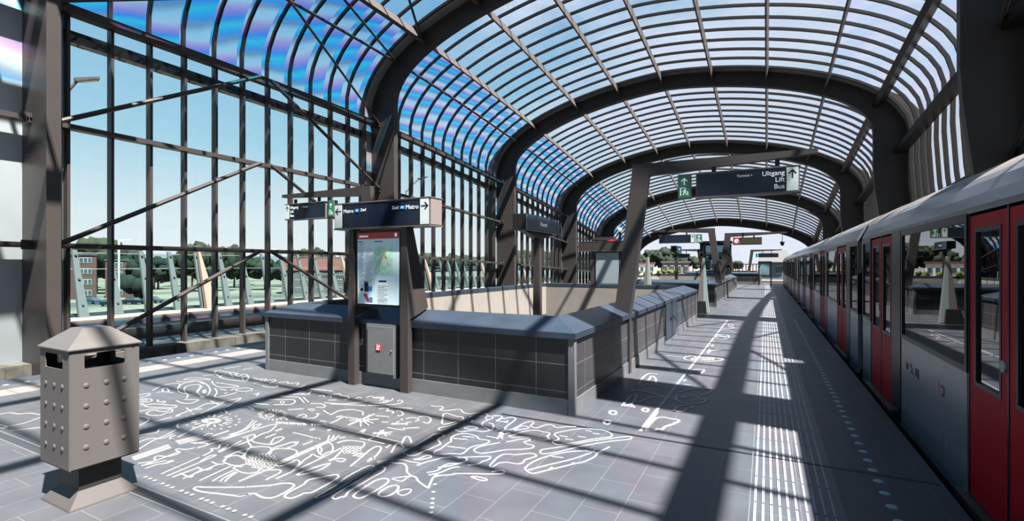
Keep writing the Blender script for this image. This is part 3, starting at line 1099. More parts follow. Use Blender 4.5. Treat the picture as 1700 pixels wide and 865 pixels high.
gantry(-1.35, 49.6, 1, 'small gantry at the far platform end behind the poster stand', top=3.05, reach=2.6)
e, fy = direction_sign(-0.65, 0.95, 49.5, 49.7, 2.35, 2.70, 'tiny dark sign with green end hanging at the far platform end')
hangers(e, (-0.3, 0.4), 49.6, 2.70, 2.95)
m = MB(); m.box(-0.86, -0.70, 49.45, 49.65, 2.36, 2.69)
obj('green_end', m, SIGNG, e)
for X, Y, lab in ((-4.9, 44.0, 'dark gantry far away left of the second stairwell with lowered sign'), (-3.2, 56.0, 'thin distant gantry between the lift tower and hedge')):
    g_ = gantry(X, Y, -1, lab, top=3.0, reach=2.6)
    e, fy = direction_sign(X - 2.3, X - 0.9, Y - 0.1, Y + 0.1, 2.25, 2.60, 'tiny dark sign below ' + ('the lowered far gantry arm' if Y < 50 else 'the thin distant gantry arm'))
    hangers(e, (X - 2.0, X - 1.2), Y, 2.6, 2.92)

# -- poster stand at the platform end
e = empty('poster_stand', (-0.15, 44.6, 0), 'narrow framed poster stand on legs at the far platform end', 'notice board')
m = MB()
for x in (-0.55, 0.33):
    m.box(x - 0.05, x + 0.05, 44.55, 44.65, 0, 1.95)
m.box(-0.55, 0.33, 44.55, 44.65, 1.87, 1.95); m.box(-0.55, 0.33, 44.57, 44.63, 0.78, 0.86)
obj('frame', m, STEELD, e)
m = MB(); m.box(-0.50, 0.28, 44.58, 44.62, 0.86, 1.87); obj('poster', m, mat('teal_poster', (0.10, 0.18, 0.20), 0.3, 0, 0.4, 1.5), e)

# -- lift tower
e = empty('lift_tower', (-3.15, 37.0, 0), 'dark glass lift tower with steel frame beyond the second stairwell', 'lift')
m = MB()
for x in (-4.0, -2.3):
    for y in (36.2, 37.9):
        m.box(x - 0.10, x + 0.10, y - 0.10, y + 0.10, 0, 3.15)
for z in (0.0, 1.5, 2.3, 3.05):
    m.box(-4.1, -2.2, 36.1, 36.3, z, z + 0.12); m.box(-4.1, -2.2, 37.8, 38.0, z, z + 0.12)
    m.box(-4.1, -3.9, 36.3, 37.8, z, z + 0.12); m.box(-2.4, -2.2, 36.3, 37.8, z, z + 0.12)
obj('frame', m, STEELD, e)
m = MB(); m.box(-3.9, -2.4, 36.25, 36.28, 0.12, 3.05); m.box(-2.33, -2.30, 36.3, 37.8, 0.12, 3.05); m.box(-4.0, -3.97, 36.3, 37.8, 0.12, 3.05)
obj('glass_wall', m, glass_mat('smoky_lift_glass', (0.32, 0.42, 0.46), 0.6)[0], e)
m = MB(); m.box(-4.2, -2.1, 36.0, 38.1, 3.17, 3.30); obj('roof', m, STEELD, e)

# -- tapered wind screens with bench between the stairwells
def fin(X, Y, lab, sc=1.0):
    e = empty('tapered_screen', (X, Y, 0), lab, 'screen', 'tapered wind screens between the stairwells')
    m = MB()
    m.hull8([(X - 0.22, Y - 0.10, 0.02), (X + 0.02, Y - 0.16, 0.02), (X + 0.02, Y + 0.10, 0.02), (X - 0.22, Y + 0.10, 0.02),
             (X - 0.02, Y - 0.05, 1.88 * sc), (X + 0.02, Y - 0.06, 1.9 * sc), (X + 0.02, Y + 0.05, 1.9 * sc), (X - 0.02, Y + 0.05, 1.88 * sc)])
    obj('concrete_blade', m, mat('warm_pale_concrete', (0.50, 0.42, 0.38), 0.7), e)
    m = MB()
    m.hull8([(X + 0.022, Y - 0.16, 0.02), (X + 0.20, Y - 0.10, 0.02), (X + 0.20, Y + 0.10, 0.02), (X + 0.022, Y + 0.10, 0.02),
             (X + 0.022, Y - 0.06, 1.9 * sc), (X + 0.05, Y - 0.05, 1.88 * sc), (X + 0.05, Y + 0.05, 1.88 * sc), (X + 0.022, Y + 0.05, 1.9 * sc)])
    obj('pale_green_blade', m, mat('pale_green_enamel', (0.27, 0.33, 0.31), 0.4), e)
    m = MB(); m.frustum((X - 0.30, X + 0.14, Y - 0.32, Y - 0.165), 0, (X - 0.20, X + 0.10, Y - 0.28, Y - 0.165), 0.42)
    obj('dark_foot', m, STEELD, e)
fin(-1.93, 17.9, 'tall tapered screen with dark foot standing between the two stairwells near the walkway')
fin(-3.75, 17.6, 'pale tapered screen rising behind the back parapet of the near stairwell', 1.02)
e = empty('bench', (-4.6, 17.3, 0), 'low dark platform bench behind the near stairwell', 'bench')
m = MB(); m.box(-5.9, -4.3, 17.1, 17.55, 0.42, 0.48); m.box(-5.9, -4.3, 17.5, 17.56, 0.6, 0.95); obj('seat', m, STEELD, e)
m = MB()
for x in (-5.7, -4.5):
    m.box(x - 0.04, x + 0.04, 17.15, 17.5, 0, 0.42); m.box(x - 0.03, x + 0.03, 17.5, 17.54, 0.48, 0.62)
obj('legs', m, STEEL, e)
# hanging camera dome by the clock sign
for X, Y, zt, zb, lab in ((0.62, 24.5, 3.10, 2.62, 'black hanging camera dome at the end of the clock sign arm'),):
    e = empty('hanging_camera', (X, Y, zb - 0.1), lab, 'camera')
    m = MB(); m.tube([(X, Y, zt - 0.05), (X, Y, zb)], 0.012, 8); obj('rod', m, STEELD, e)
    m = MB(); m.lathe([(0.0, -0.13), (0.05, -0.11), (0.075, -0.05), (0.07, 0.0), (0.10, 0.01), (0.10, 0.05), (0.03, 0.08), (0.0, 0.08)], (X, Y, zb), 14); obj('dome', m, BLACK, e, smooth=True)
e = empty('horn_speaker', (-4.42, 16.2, 2.42), 'small white camera on a red base above the steel backed sign box', 'camera')
m = MB(); m.box(-4.62, -4.20, 15.55, 15.70, 2.434, 2.48); obj('red_base', m, SIGNR, e)
m = MB(); m.tube([(-4.2, 15.62, 2.44), (-4.2, 15.62, 2.72)], 0.035, 8); obj('post', m, STEEL, e)
m = MB(); m.lathe([(0, 0), (0.06, 0.01), (0.08, 0.06), (0.06, 0.12), (0, 0.14)], (-4.2, 15.62, 2.72), 12); obj('dome', m, SIGNT, e, smooth=True)
e.name = 'dome_camera'

# ================================================================== TRAIN
RED = mat('train_red', (0.27, 0.005, 0.010), 0.42, 0, 0.03, 2, spec=0.05)
TGREY = mat('train_grey_paint', (0.105, 0.125, 0.142), 0.25, 0.1, 0.03, 2)
TROOF = mat('train_roof_paint', (0.36, 0.33, 0.31), 0.5, 0, 0.08, 1)
TBLACK = mat('train_black_trim', (0.006, 0.006, 0.008), 0.3, spec=0.15)
TUND = mat('underframe_grime', (0.03, 0.028, 0.027), 0.7)
TINT, _, _ = glass_mat('tinted_train_glass', (0.33, 0.35, 0.37), 0.4, 0.01)
TINTER = mat('train_interior_grey', (0.05, 0.05, 0.055), 0.6)
GREENP = mat('green_grab_rail', (0.01, 0.42, 0.10), 0.3, emit=None)
SILL = mat('door_sill_metal', (0.16, 0.135, 0.12), 0.5, 0.5)
TX0, TX1 = 1.30, 3.80

def train_car(y0, y1, doors, lab, near_poles=False):
    e = empty('train_car', ((TX0 + TX1) / 2, (y0 + y1) / 2, TB + 0.16), lab, 'train', 'cars of the standing metro train')
    # body shell: floor, far side, ceiling and roof
    m = MB()
    m.box(TX0 + 0.03, TX1, y0, y1, -0.22, -0.02)
    m.box(TX1 - 0.06, TX1, y0, y1, -0.02, 2.05)
    m.box(TX0 + 0.05, TX1 - 0.06, y0, y0 + 0.05, -0.02, 2.05)
    m.box(TX0 + 0.05, TX1 - 0.06, y1 - 0.05, y1, -0.02, 2.05)
    m.box(TX0 + 0.05, TX1 - 0.06, y0 + 0.05, y1 - 0.05, 2.05, 2.10)
    obj('body_shell', m, TINTER, e)
    m = MB()
    sec = [(TX0, 2.02), (TX0 - 0.008, 2.06), (TX0 + 0.03, 2.15), (TX0 + 0.085, 2.25), (TX0 + 0.15, 2.315)]
    m.grid([[(x, y0, z), (x, y1, z)] for x, z in sec])
    m.face([(x, y0, z) for x, z in sec]); m.face([(x, y1, z) for x, z in reversed(sec)])
    obj('cant_rail', m, TGREY, e)
    m = MB()
    sec = [(TX0 + 0.14, 2.305), (TX0 + 0.22, 2.37), (TX0 + 0.36, 2.46), (TX0 + 0.62, 2.58), (TX0 + 1.05, 2.655), (TX0 + 1.45, 2.655), (TX0 + 1.88, 2.60), (TX0 + 2.2, 2.49), (TX1, 2.10), (TX1 - 0.1, 2.08), (TX0 + 0.14, 2.11)]
    m.prism(sec, lambda p: (p[0], y0, p[1]), lambda p: (p[0], y1, p[1]))
    ro = obj('roof', m, TROOF, e)
    yy = y0 + 2.5
    while yy < y1 - 2:
        m = MB()
        m.frustum((TX0 + 0.85, TX0 + 1.75, yy, yy + 1.3), 2.64, (TX0 + 0.92, TX0 + 1.68, yy + 0.07, yy + 1.23), 2.72)
        obj('roof_unit', m, TROOF, ro)
        yy += 4.2
    # side wall pieces between the doors
    edges = []
    cur = y0
    for d in doors:
        edges.append((cur, d))
        cur = d + 1.30
    edges.append((cur, y1))
    for a, b in edges:
        segs = []
        if b - a > 1.2:
            pil = 0.42
            segs = [(a + 0.02, b - pil - 0.02, 'p'), (b - pil, b - 0.02, 'b')]
            if a == y0:
                segs = [(a, b - pil, 'p'), (b - pil, b - 0.02, 'b')]
        else:
            segs = [(a + 0.02, b, 'p')] if a != y0 else [(a, b - 0.44, 'p'), (b - 0.44, b - 0.02, 'b')]
        for p, q, t in segs:
            if t == 'b':
                m = MB(); m.box(TX0 - 0.006, TX0 + 0.05, p, q, -0.10, 2.03); obj('black_pillar', m, TBLACK, e)
                continue
            m = MB(); m.box(TX0, TX0 + 0.05, p, q, -0.16, 0.86)
            lo = obj('lower_panel', m, TGREY, e)
            m = MB()
            for z0_, z1_ in ((0.862, 0.905), (1.965, 2.03)):
                m.box(TX0 - 0.004, TX0 + 0.05, p, q, z0_, z1_)
            for s in (p, q - 0.045):
                m.box(TX0 - 0.004, TX0 + 0.05, s, s + 0.045, 0.905, 1.965)
            wf = obj('window_frame', m, TBLACK, e)
            m = MB(); m.face([(TX0 + 0.01, p + 0.045, 0.905), (TX0 + 0.01, q - 0.045, 0.905), (TX0 + 0.01, q - 0.045, 1.965), (TX0 + 0.01, p + 0.045, 1.965)])
            obj('window_pane', m, TINT, wf)
            if near_poles and 4.0 < p < 5.5:
                # small dark marks and a red block lettered on the panel
                k = MB()
                for yy, zz, w, h in ((6.42, 0.60, 0.035, 0.075), (6.37, 0.60, 0.02, 0.07), (6.26, 0.63, 0.035, 0.035), (6.22, 0.60, 0.035, 0.035), (6.18, 0.565, 0.035, 0.035), (6.26, 0.565, 0.03, 0.03),
                                     (6.08, 0.60, 0.025, 0.085), (6.03, 0.60, 0.02, 0.08), (5.985, 0.595, 0.025, 0.10), (5.27, 0.635, 0.06, 0.018), (5.22, 0.60, 0.018, 0.08), (5.26, 0.565, 0.03, 0.02)):
                    k.box(TX0 - 0.003, TX0 - 0.0005, yy - w / 2, yy + w / 2, zz - h / 2, zz + h / 2)
                obj('operator_mark', k, SIGNK, lo)
                k = MB(); k.box(TX0 - 0.003, TX0 - 0.0005, 5.36, 5.42, 0.565, 0.665); obj('red_mark', k, mat('faded_red_mark', (0.42, 0.10, 0.11), 0.4), lo)
                k = MB()
                for yy in (5.28, 6.40):
                    k.lathe([(0, 0), (0.001, 0)], (TX0, yy, 0.2), 4)
                    k.box(TX0 - 0.004, TX0, yy - 0.045, yy + 0.045, 0.15, 0.27)
                obj('access_hatch', k, TGREY, lo)
    for d in doors:
        for h in range(2):
            p, q = d + 0.65 * h, d + 0.65 * (h + 1)
            m = MB()
            x0, x1 = TX0 + 0.008, TX0 + 0.045
            m.box(x0, x1, p + 0.012, q - 0.012, 0.0, 0.80)
            m.box(x0, x1, p + 0.012, p + 0.105, 0.80, 2.0)
            m.box(x0, x1, q - 0.105, q - 0.012, 0.80, 2.0)
            m.box(x0, x1, p + 0.105, q - 0.105, 1.91, 2.0)
            dl = obj('door', m, RED, e)
            g = MB()
            for a_, b_, c_, d_ in ((p + 0.105, q - 0.105, 0.80, 0.83), (p + 0.105, q - 0.105, 1.88, 1.91), (p + 0.105, p + 0.13, 0.83, 1.88), (q - 0.13, q - 0.105, 0.83, 1.88)):
                g.box(x0 - 0.003, x1, a_, b_, c_, d_)
            obj('window_gasket', g, TBLACK, dl)
            g = MB(); g.face([(x0 + 0.012, p + 0.13, 0.83), (x0 + 0.012, q - 0.13, 0.83), (x0 + 0.012, q - 0.13, 1.88), (x0 + 0.012, p + 0.13, 1.88)])
            obj('door_pane', g, TINT, dl)
            if h == 1:
                g = MB(); g.tube([(x0, p + 0.06, 1.02), (x0 - 0.012, p + 0.06, 1.02)], 0.038, 16); obj('door_button', g, PANEL, dl)
        m = MB()
        for s in (d, d + 0.65, d + 1.30):
            m.box(TX0 + 0.004, TX0 + 0.05, s - 0.012, s + 0.012, 0.0, 2.02)
        obj('door_seal', m, TBLACK, e)
        m = MB(); m.box(TX0 - 0.055, TX0 + 0.05, d - 0.1, d + 1.4, -0.07, -0.01); obj('door_sill', m, SILL, e)
        if near_poles or d < 14:
            m = MB()
            for s in (d + 0.22, d + 1.08):
                m.tube([(TX0 + 0.24, s, -0.01), (TX0 + 0.24, s, 1.55), (TX0 + 0.30, s, 1.85), (TX0 + 0.42, s, 2.04)], 0.022, 8)
            obj('grab_rail', m, GREENP, e, smooth=True)
    m = MB()
    m.box(TX0 + 0.10, TX1 - 0.1, y0 + 0.3, y1 - 0.3, -0.62, -0.20)
    m.box(TX0 - 0.012, TX0 + 0.04, y0, y1, -0.17, -0.08)
    for a in (y0 + 2.2, y1 - 4.2):
        for w in (0, 1.9):
            m.tube([(TX0 + 0.48, a + w, -0.66), (TX0 + 0.60, a + w, -0.66)], 0.33, 18)
            m.tube([(TX1 - 0.58, a + w, -0.66), (TX1 - 0.46, a + w, -0.66)], 0.33, 18)
    obj('underframe', m, TUND, e)
    # seats seen through the panes
    m = MB()
    for a, b in edges:
        if b - a > 1.2:
            m.box(TX1 - 0.55, TX1 - 0.07, a + 0.1, b - 0.1, 0.38, 0.48); m.box(TX1 - 0.16, TX1 - 0.07, a + 0.1, b - 0.1, 0.48, 0.95)
    if m.v:
        obj('seat', m, mat('train_seat_blue', (0.05, 0.06, 0.10), 0.7), e)
    return e

train_car(-9.6, 9.05, [-7.6, -3.9, -0.3, 3.38, 7.10], 'nearest metro car with red doors and large dark windows beside the platform', True)
train_car(9.50, 27.6, [10.75, 14.4, 18.0, 21.6, 25.2], 'second metro car beyond the dark coupling gap')
train_car(28.0, 38.6, [29.2, 32.8, 36.3], 'third metro car far along the platform edge')
train_car(39.0, 49.3, [40.2, 43.8, 47.2], 'last metro car at the far end of the train')
for a, b, lab in ((9.05, 9.50, 'black gangway bellows between the nearest and second metro cars'), (27.6, 28.0, 'black gangway bellows between the second and third metro cars'), (38.6, 39.0, 'black gangway bellows before the last metro car')):
    m = MB()
    n = 5
    for k in range(n):
        p, q = a + 0.01 + (b - a - 0.02) * k / n, a + 0.01 + (b - a - 0.02) * (k + 0.8) / n
        m.box(TX0 + 0.30, TX1 - 0.3, p, q, -0.05, 2.12)
    label(obj('gangway_bellows', m, BLACK), lab, 'train gangway')

# ================================================================== PLATFORM SURFACE THINGS
# ribbed guidance strips, white edge band, studs and edge lights
def ribs(name, xs, y0, y1, lab, w=0.016):
    m = MB()
    n = int((y1 - y0) / 0.465)
    for x in xs:
        for k in range(n):
            a = y0 + k * 0.465
            m.box(x - w / 2, x + w / 2, a + 0.012, a + 0.453, 0.0, 0.005)
    label(obj(name, m, WHITE), lab, 'tactile strip')
ribs('tactile_strip', [-0.07, -0.02, 0.03, 0.08, 0.13, 0.18], 1.0, 46.0, 'ribbed white guidance strip along the sunlit edge of the walkway')
ribs('tactile_strip', [0.24, 0.292, 0.345, 0.40], 1.0, 40.0, 'narrow ribbed guidance strip in the shade beside the train', 0.014)
m = MB(); m.box(-0.108, -0.100, 1.0, 40.0, 0, 0.003); label(obj('floor_line', m, ZINC), 'thin grey line left of the ribbed guidance strips', 'floor line')
m = MB()
y = -1.0
while y < 16:
    m.box(-8.93, -8.51, y + 0.004, y + 0.60, 0.0, 0.004)
    y += 0.604
label(obj('warning_band', m, mat('white_warning_tiles', (0.29, 0.27, 0.265), 0.6, 0, 0.05, 4)), 'broad white warning band along the empty track edge', 'tactile strip')
DOTM = mat('pale_cyan_light_lens', (0.17, 0.27, 0.27), 0.3)
m0 = MB(); m0.lathe([(0.0, 0.006), (0.028, 0.005), (0.036, 0.0)], (0, 0, 0), 12)
first = None
for k in range(60):
    yy = 3.93 + 0.2225 * k
    if first is None:
        first = obj('edge_light', m0, DOTM, local=True)
        o = first
    else:
        o = first.copy(); COL.objects.link(o)
    o.location = (0.76, yy, 0)
    label(o, 'round pale light disc set in the floor along the train side edge', 'light', 'floor light discs by the train')
first = None
STUDM = mat('white_stud', (0.36, 0.36, 0.35), 0.4)
for k in range(24):
    yy = 1.62 + 0.2225 * k
    if first is None:
        first = obj('edge_stud', m0, STUDM, local=True)
        o = first
    else:
        o = first.copy(); COL.objects.link(o)
    o.location = (-9.28, yy, 0)
    label(o, 'small white stud set in the floor beside the empty track', 'stud', 'white studs beside the empty track')

# ================================================================== LITTER BIN
e = empty('litter_bin', (-4.315, 1.715, 0), 'square warm grey metal litter bin with studded sides and hipped lid', 'bin')
bx0, bx1, by0, by1 = -4.535, -4.10, 1.51, 1.92
m = MB()
m.frustum((bx0, bx1, by0, by1), 0.0, (bx0 + 0.005, bx1 - 0.005, by0 + 0.005, by1 - 0.005), 0.012)
m.frustum((bx0 + 0.005, bx1 - 0.005, by0 + 0.005, by1 - 0.005), 0.012, (bx0 + 0.085, bx1 - 0.075, by0 + 0.08, by1 - 0.08), 0.10)
obj('foot', m, mat('mauve_foot_enamel', (0.110, 0.098, 0.099), 0.5), e)
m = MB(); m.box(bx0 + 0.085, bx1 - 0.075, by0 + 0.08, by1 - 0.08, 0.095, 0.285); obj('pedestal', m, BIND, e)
# body: four skins with a rounded slot in each
def panel_with_slot(org, ux, W, zz0, zz1, s0, s1, sz0, sz1, r, nrm, th):
    """flat panel org + u*ux, with a rounded slot; returns MB with thickness th inwards"""
    m = MB()
    slot = []
    for cx, cz, a0 in ((s1 - r, sz1 - r, 0), (s0 + r, sz1 - r, 90), (s0 + r, sz0 + r, 180), (s1 - r, sz0 + r, 270)):
        for k in range(5):
            a = math.radians(a0 + 22.5 * k)
            slot.append((cx + r * math.cos(a), cz + r * math.sin(a)))
    outer = []
    for k, (x, z) in enumerate(slot):
        q = k // 5
        if k % 5 == 2:
            outer.append(((W, zz1), (0, zz1), (0, zz0), (W, zz0))[q])
        else:
            a = k % 5
            if q == 0: outer.append((W, z) if a < 2 else (x, zz1))
            if q == 1: outer.append((x, zz1) if a < 2 else (0, z))
            if q == 2: outer.append((0, z) if a < 2 else (x, zz0))
            if q == 3: outer.append((x, zz0) if a < 2 else (W, z))
    P3 = lambda p, t: (org[0] + ux[0] * p[0] - nrm[0] * t, org[1] + ux[1] * p[0] - nrm[1] * t, p[1])
    n = len(slot)
    rows = [[P3(p, 0) for p in outer], [P3(p, 0) for p in slot], [P3(p, th) for p in slot], [P3(p, th) for p in outer]]
    m.grid(rows, closed_u=True, closed_v=True)
    return m
th = 0.006
sides = [((bx0, by0), (1, 0), bx1 - bx0, (0, -1)), ((bx1, by0), (0, 1), by1 - by0, (1, 0)), ((bx1, by1), (-1, 0), bx1 - bx0, (0, 1)), ((bx0, by1), (0, -1), by1 - by0, (-1, 0))]
for org, ux, W, nrm in sides:
    g = 0.008
    m = panel_with_slot((org[0] + ux[0] * g, org[1] + ux[1] * g), ux, W - 2 * g, 0.28, 1.075, 0.075, W - 0.10, 0.945, 1.045, 0.012, nrm, th)
    # pressed studs
    for cu in (0.085, W / 2 - 0.005, W - 0.105):
        for zz in (0.83, 0.69, 0.55, 0.41):
            c0 = Vector((org[0] + ux[0] * (cu + g), org[1] + ux[1] * (cu + g), zz))
            N_, U_2 = Vector((nrm[0], nrm[1], 0)), Vector((ux[0], ux[1], 0))
            rows = []
            for rr, hh in ((0.0185, 0.0), (0.0160, 0.0035), (0.010, 0.0060), (0.0015, 0.0070)):
                rows.append([c0 + N_ * hh + U_2 * (rr * math.cos(t)) + Vector((0, 0, rr * math.sin(t))) for t in [2 * math.pi * k / 12 for k in range(12)]])
            n0 = m.grid(rows, closed_v=True)
    # small lock hole
    obj('side_panel', m, BINM, e)
m = MB()
for cx, cy in ((bx0, by0), (bx1, by0), (bx1, by1), (bx0, by1)):
    sx, sy = (1 if cx == bx0 else -1), (1 if cy == by0 else -1)
    m.box(min(cx + sx * 0.001, cx + sx * 0.012), max(cx + sx * 0.001, cx + sx * 0.012), min(cy + sy * 0.001, cy + sy * 0.012), max(cy + sy * 0.001, cy + sy * 0.012), 0.275, 1.078)
m.box(bx0 + 0.005, bx1 - 0.005, by0 + 0.005, by1 - 0.005, 0.270, 0.282)
obj('corner_frame', m, BINM, e)
m = MB()
m.box(bx0 + 0.03, bx1 - 0.03, by0 + 0.03, by1 - 0.03, 0.285, 0.90)
obj('liner', m, mat('blue_black_liner', (0.02, 0.025, 0.05), 0.4), e)
m = MB()
lx = 0.012
m.frustum((bx0 - lx, bx1 + lx, by0 - lx, by1 + lx), 1.076, (bx0 - lx, bx1 + lx, by0 - lx, by1 + lx), 1.084)
m.frustum((bx0 - lx, bx1 + lx, by0 - lx, by1 + lx), 1.084, (bx0 + 0.025, bx1 - 0.025, by0 + 0.025, by1 - 0.025), 1.118)
m.frustum((bx0 + 0.025, bx1 - 0.025, by0 + 0.025, by1 - 0.025), 1.118, (bx0 + 0.135, bx1 - 0.135, by0 + 0.125, by1 - 0.125), 1.205)
ld = obj('lid', m, BINM, e)
m = MB(); m.tube([(bx1 - 0.0, by1 - 0.04, 1.055), (bx1 + 0.002, by1 - 0.04, 1.055)], 0.007, 10); obj('lock_hole', m, BLACK, e)

# ================================================================== OUTSIDE
GZ = -7.0
PSI = math.radians(27.54)
def far(bearing_deg, dist):
    """ground position at a compass bearing from the hall's long axis (negative = west)"""
    b = math.radians(bearing_deg)
    return dist * math.sin(b), dist * math.cos(b)
LANE = mat('pale_blue_grey_asphalt', (0.30, 0.36, 0.37), 0.8, 0, 0.1, 1.2)
KERB = mat('sandy_concrete', (0.36, 0.31, 0.27), 0.85, 0, 0.10, 2.0)
m = MB(); m.box(-17.0, -14.1, -30, 70, -0.9, -0.60); obj('road_bus_lane', m, LANE, kind='structure')
m = MB(); m.box(-14.1, -13.62, -30, 70, -1.3, -0.42)
for k in range(60):
    m.box(-13.62, -13.58, -28 + k * 1.6, -27.75 + k * 1.6, -1.3, -0.44)
obj('wall_lane_edge', m, mat('mossy_concrete', (0.125, 0.122, 0.108), 0.9, 0, 0.35, 4), kind='structure')
m = MB()
m.box(-18.2, -17.0, -30, 70, -0.9, -0.27); m.box(-21.5, -18.2, -30, 70, -0.9, -0.02)
obj('kerb_ledge', m, KERB, kind='structure')
g = bpy.data.materials.new('field_ground'); g.use_nodes = True
nt = g.node_tree; b = nt.nodes['Principled BSDF']; b.inputs['Roughness'].default_value = 0.95
ge = nt.nodes.new('ShaderNodeNewGeometry'); nz = nt.nodes.new('ShaderNodeTexNoise'); cr = nt.nodes.new('ShaderNodeValToRGB')
mp = nt.nodes.new('ShaderNodeMapping'); mp.inputs['Scale'].default_value = (0.05, 0.02, 1)
nt.links.new(ge.outputs['Position'], mp.inputs[0]); nt.links.new(mp.outputs[0], nz.inputs['Vector']); nz.inputs['Scale'].default_value = 1.0; nz.inputs['Detail'].default_value = 6
nt.links.new(nz.outputs['Fac'], cr.inputs[0]); nt.links.new(cr.outputs[0], b.inputs['Base Color'])
e_ = cr.color_ramp.elements
e_[0].position = 0.36; e_[0].color = (0.034, 0.043, 0.019, 1); e_[1].position = 0.54; e_[1].color = (0.105, 0.092, 0.074, 1)
q_ = e_.new(0.46); q_.color = (0.060, 0.062, 0.036, 1)
m = MB(); m.face([(-900, -500, GZ), (-21.5, -500, GZ), (-21.5, 900, GZ), (-900, 900, GZ)]); obj('ground_field', m, g, kind='structure')
m = MB(); m.face([(-21.4, -60, GZ - 0.05), (300, -60, GZ - 0.05), (300, 900, GZ - 0.05), (-21.4, 900, GZ - 0.05)]); obj('ground', m, CONC2, kind='structure')
m = MB(); m.box(-80, 60, 70, 420, -1.0, -0.35); obj('ground_station_square', m, mat('pale_paving', (0.22, 0.21, 0.20), 0.9, 0, 0.1, 0.6), kind='structure')
m = MB()
p0, p1 = far(-86, 150), far(-30, 190)
d_ = (Vector((*p1, 0)) - Vector((*p0, 0))).normalized(); n_ = Vector((-d_.y, d_.x, 0)) * 6
a0, a1 = Vector((*p0, GZ + 0.02)) - d_ * 80, Vector((*p1, GZ + 0.02)) + d_ * 200
m.face([a0 - n_, a1 - n_, a1 + n_, a0 + n_]); obj('road', m, mat('far_asphalt', (0.13, 0.13, 0.135), 0.85), kind='structure')

# noise barrier of leaning glass blades
nb = empty('noise_barrier', (-19.3, 25, -0.22), 'long glass noise barrier with leaning tapered blades outside the glazed wall', 'noise barrier')
m = MB()
m.face([(-19.45, -25, -0.2), (-19.45, 68, -0.2), (-20.05, 68, 2.05), (-20.05, -25, 2.05)])
obj('glass_panel', m, GLASSG, nb)
m = MB()
for z, x in ((1.52, -19.90), (2.05, -20.05)):
    m.box(x - 0.012, x + 0.012, -25, 68, z - 0.012, z + 0.012)
obj('rail', m, PANEL, nb)
BLADE = mat('pale_green_glass_blade', (0.13, 0.18, 0.19), 0.3)
def blade(mb, y, wb, wt, t, x0=-19.3, h=2.15, lean=0.72):
    mb.hull8([(x0 - t, y - wb, -0.22), (x0 + t, y - wb, -0.22), (x0 + t, y + wb, -0.22), (x0 - t, y + wb, -0.22),
              (x0 - lean - t * 0.6, y - wt, h), (x0 - lean + t * 0.6, y - wt, h), (x0 - lean + t * 0.6, y + wt, h), (x0 - lean - t * 0.6, y + wt, h)])
for k in range(46):
    y = 1.8 + 0.95 * k
    m = MB(); blade(m, y, 0.14, 0.06, 0.07)
    for q in (0.25, 0.6, 0.93):
        m.box(-19.3 - 0.72 * q - 0.02, -19.3 - 0.72 * q + 0.11, y - 0.03, y + 0.03, -0.22 + 2.37 * q - 0.02, -0.22 + 2.37 * q + 0.02)
    obj('blade', m, BLADE, nb)
for i, y in enumerate((4.2, 11.35, 18.6, 25.6, 32.6, 39.6)):
    m = MB(); blade(m, y, 0.22, 0.03, 0.10, x0=-18.95, h=2.25, lean=0.95)
    m.box(-19.1, -18.75, y - 0.24, y + 0.24, -0.22, -0.08)
    label(obj('leaning_mast', m, mat('cream_concrete', (0.33, 0.27, 0.22), 0.7)),
          'tapered cream mast leaning outwards in front of the glass noise barrier', 'mast', 'cream masts along the noise barrier')

# lamp posts
def lamp(x, y, zb, zt, ax, ay, lab):
    e = empty('street_lamp', (x, y, zb), lab, 'street lamp')
    m = MB(); m.tube([(x, y, zb), (x, y, zt - 1.2)], [0.11, 0.07], 8); obj('pole', m, ZINC, e)
    m = MB(); m.tube([(x, y, zt - 1.2), (x + ax * 0.5, y + ay * 0.5, zt - 0.5), (x + ax, y + ay, zt)], [0.07, 0.06, 0.05], 8); obj('arm', m, STEEL, e)
    m = MB()
    d_ = Vector((ax, ay, 0.35 * Vector((ax, ay)).length)).normalized()
    p = Vector((x + ax, y + ay, zt))
    m.beam(p - d_ * 0.1, p + d_ * 0.70, 0.34, 0.14, w2=0.42, h2=0.08); h = obj('lamp_head', m, STEEL, e)
    m = MB(); m.beam(p + d_ * 0.15 - Vector((0, 0, 0.075)), p + d_ * 0.62 - Vector((0, 0, 0.06)), 0.28, 0.03); obj('lens', m, mat('cream_lens', (0.75, 0.68, 0.52), 0.3), h)
lamp(-24.9, 8.85, GZ, 9.15, 0.15, 0.55, 'street lamp with flat head rising behind the glass at the far left')
lamp(-24.9, 29.9, GZ, 8.55, 0.3, 1.3, 'street lamp with thin curved arm seen above the Metro sign through the glass')
def thin_post(b, dist, h, lab):
    x, y = far(b, dist)
    e = empty('lamp_post', (x, y, GZ), lab, 'lamp post')
    m = MB(); m.tube([(x, y, GZ), (x, y, GZ + h)], 0.14, 6); obj('pole', m, SIGNW, e)
    m = MB(); m.beam((x, y, GZ + h), (x + 0.9, y + 1.2, GZ + h + 0.15), 0.3, 0.12); obj('lamp_head', m, SIGNW, e)
thin_post(-66.4, 100, 12.6, 'thin white lamp post on the field beside the brick block')
thin_post(-54.0, 120, 12.0, 'thin white lamp post beyond the cream mast')

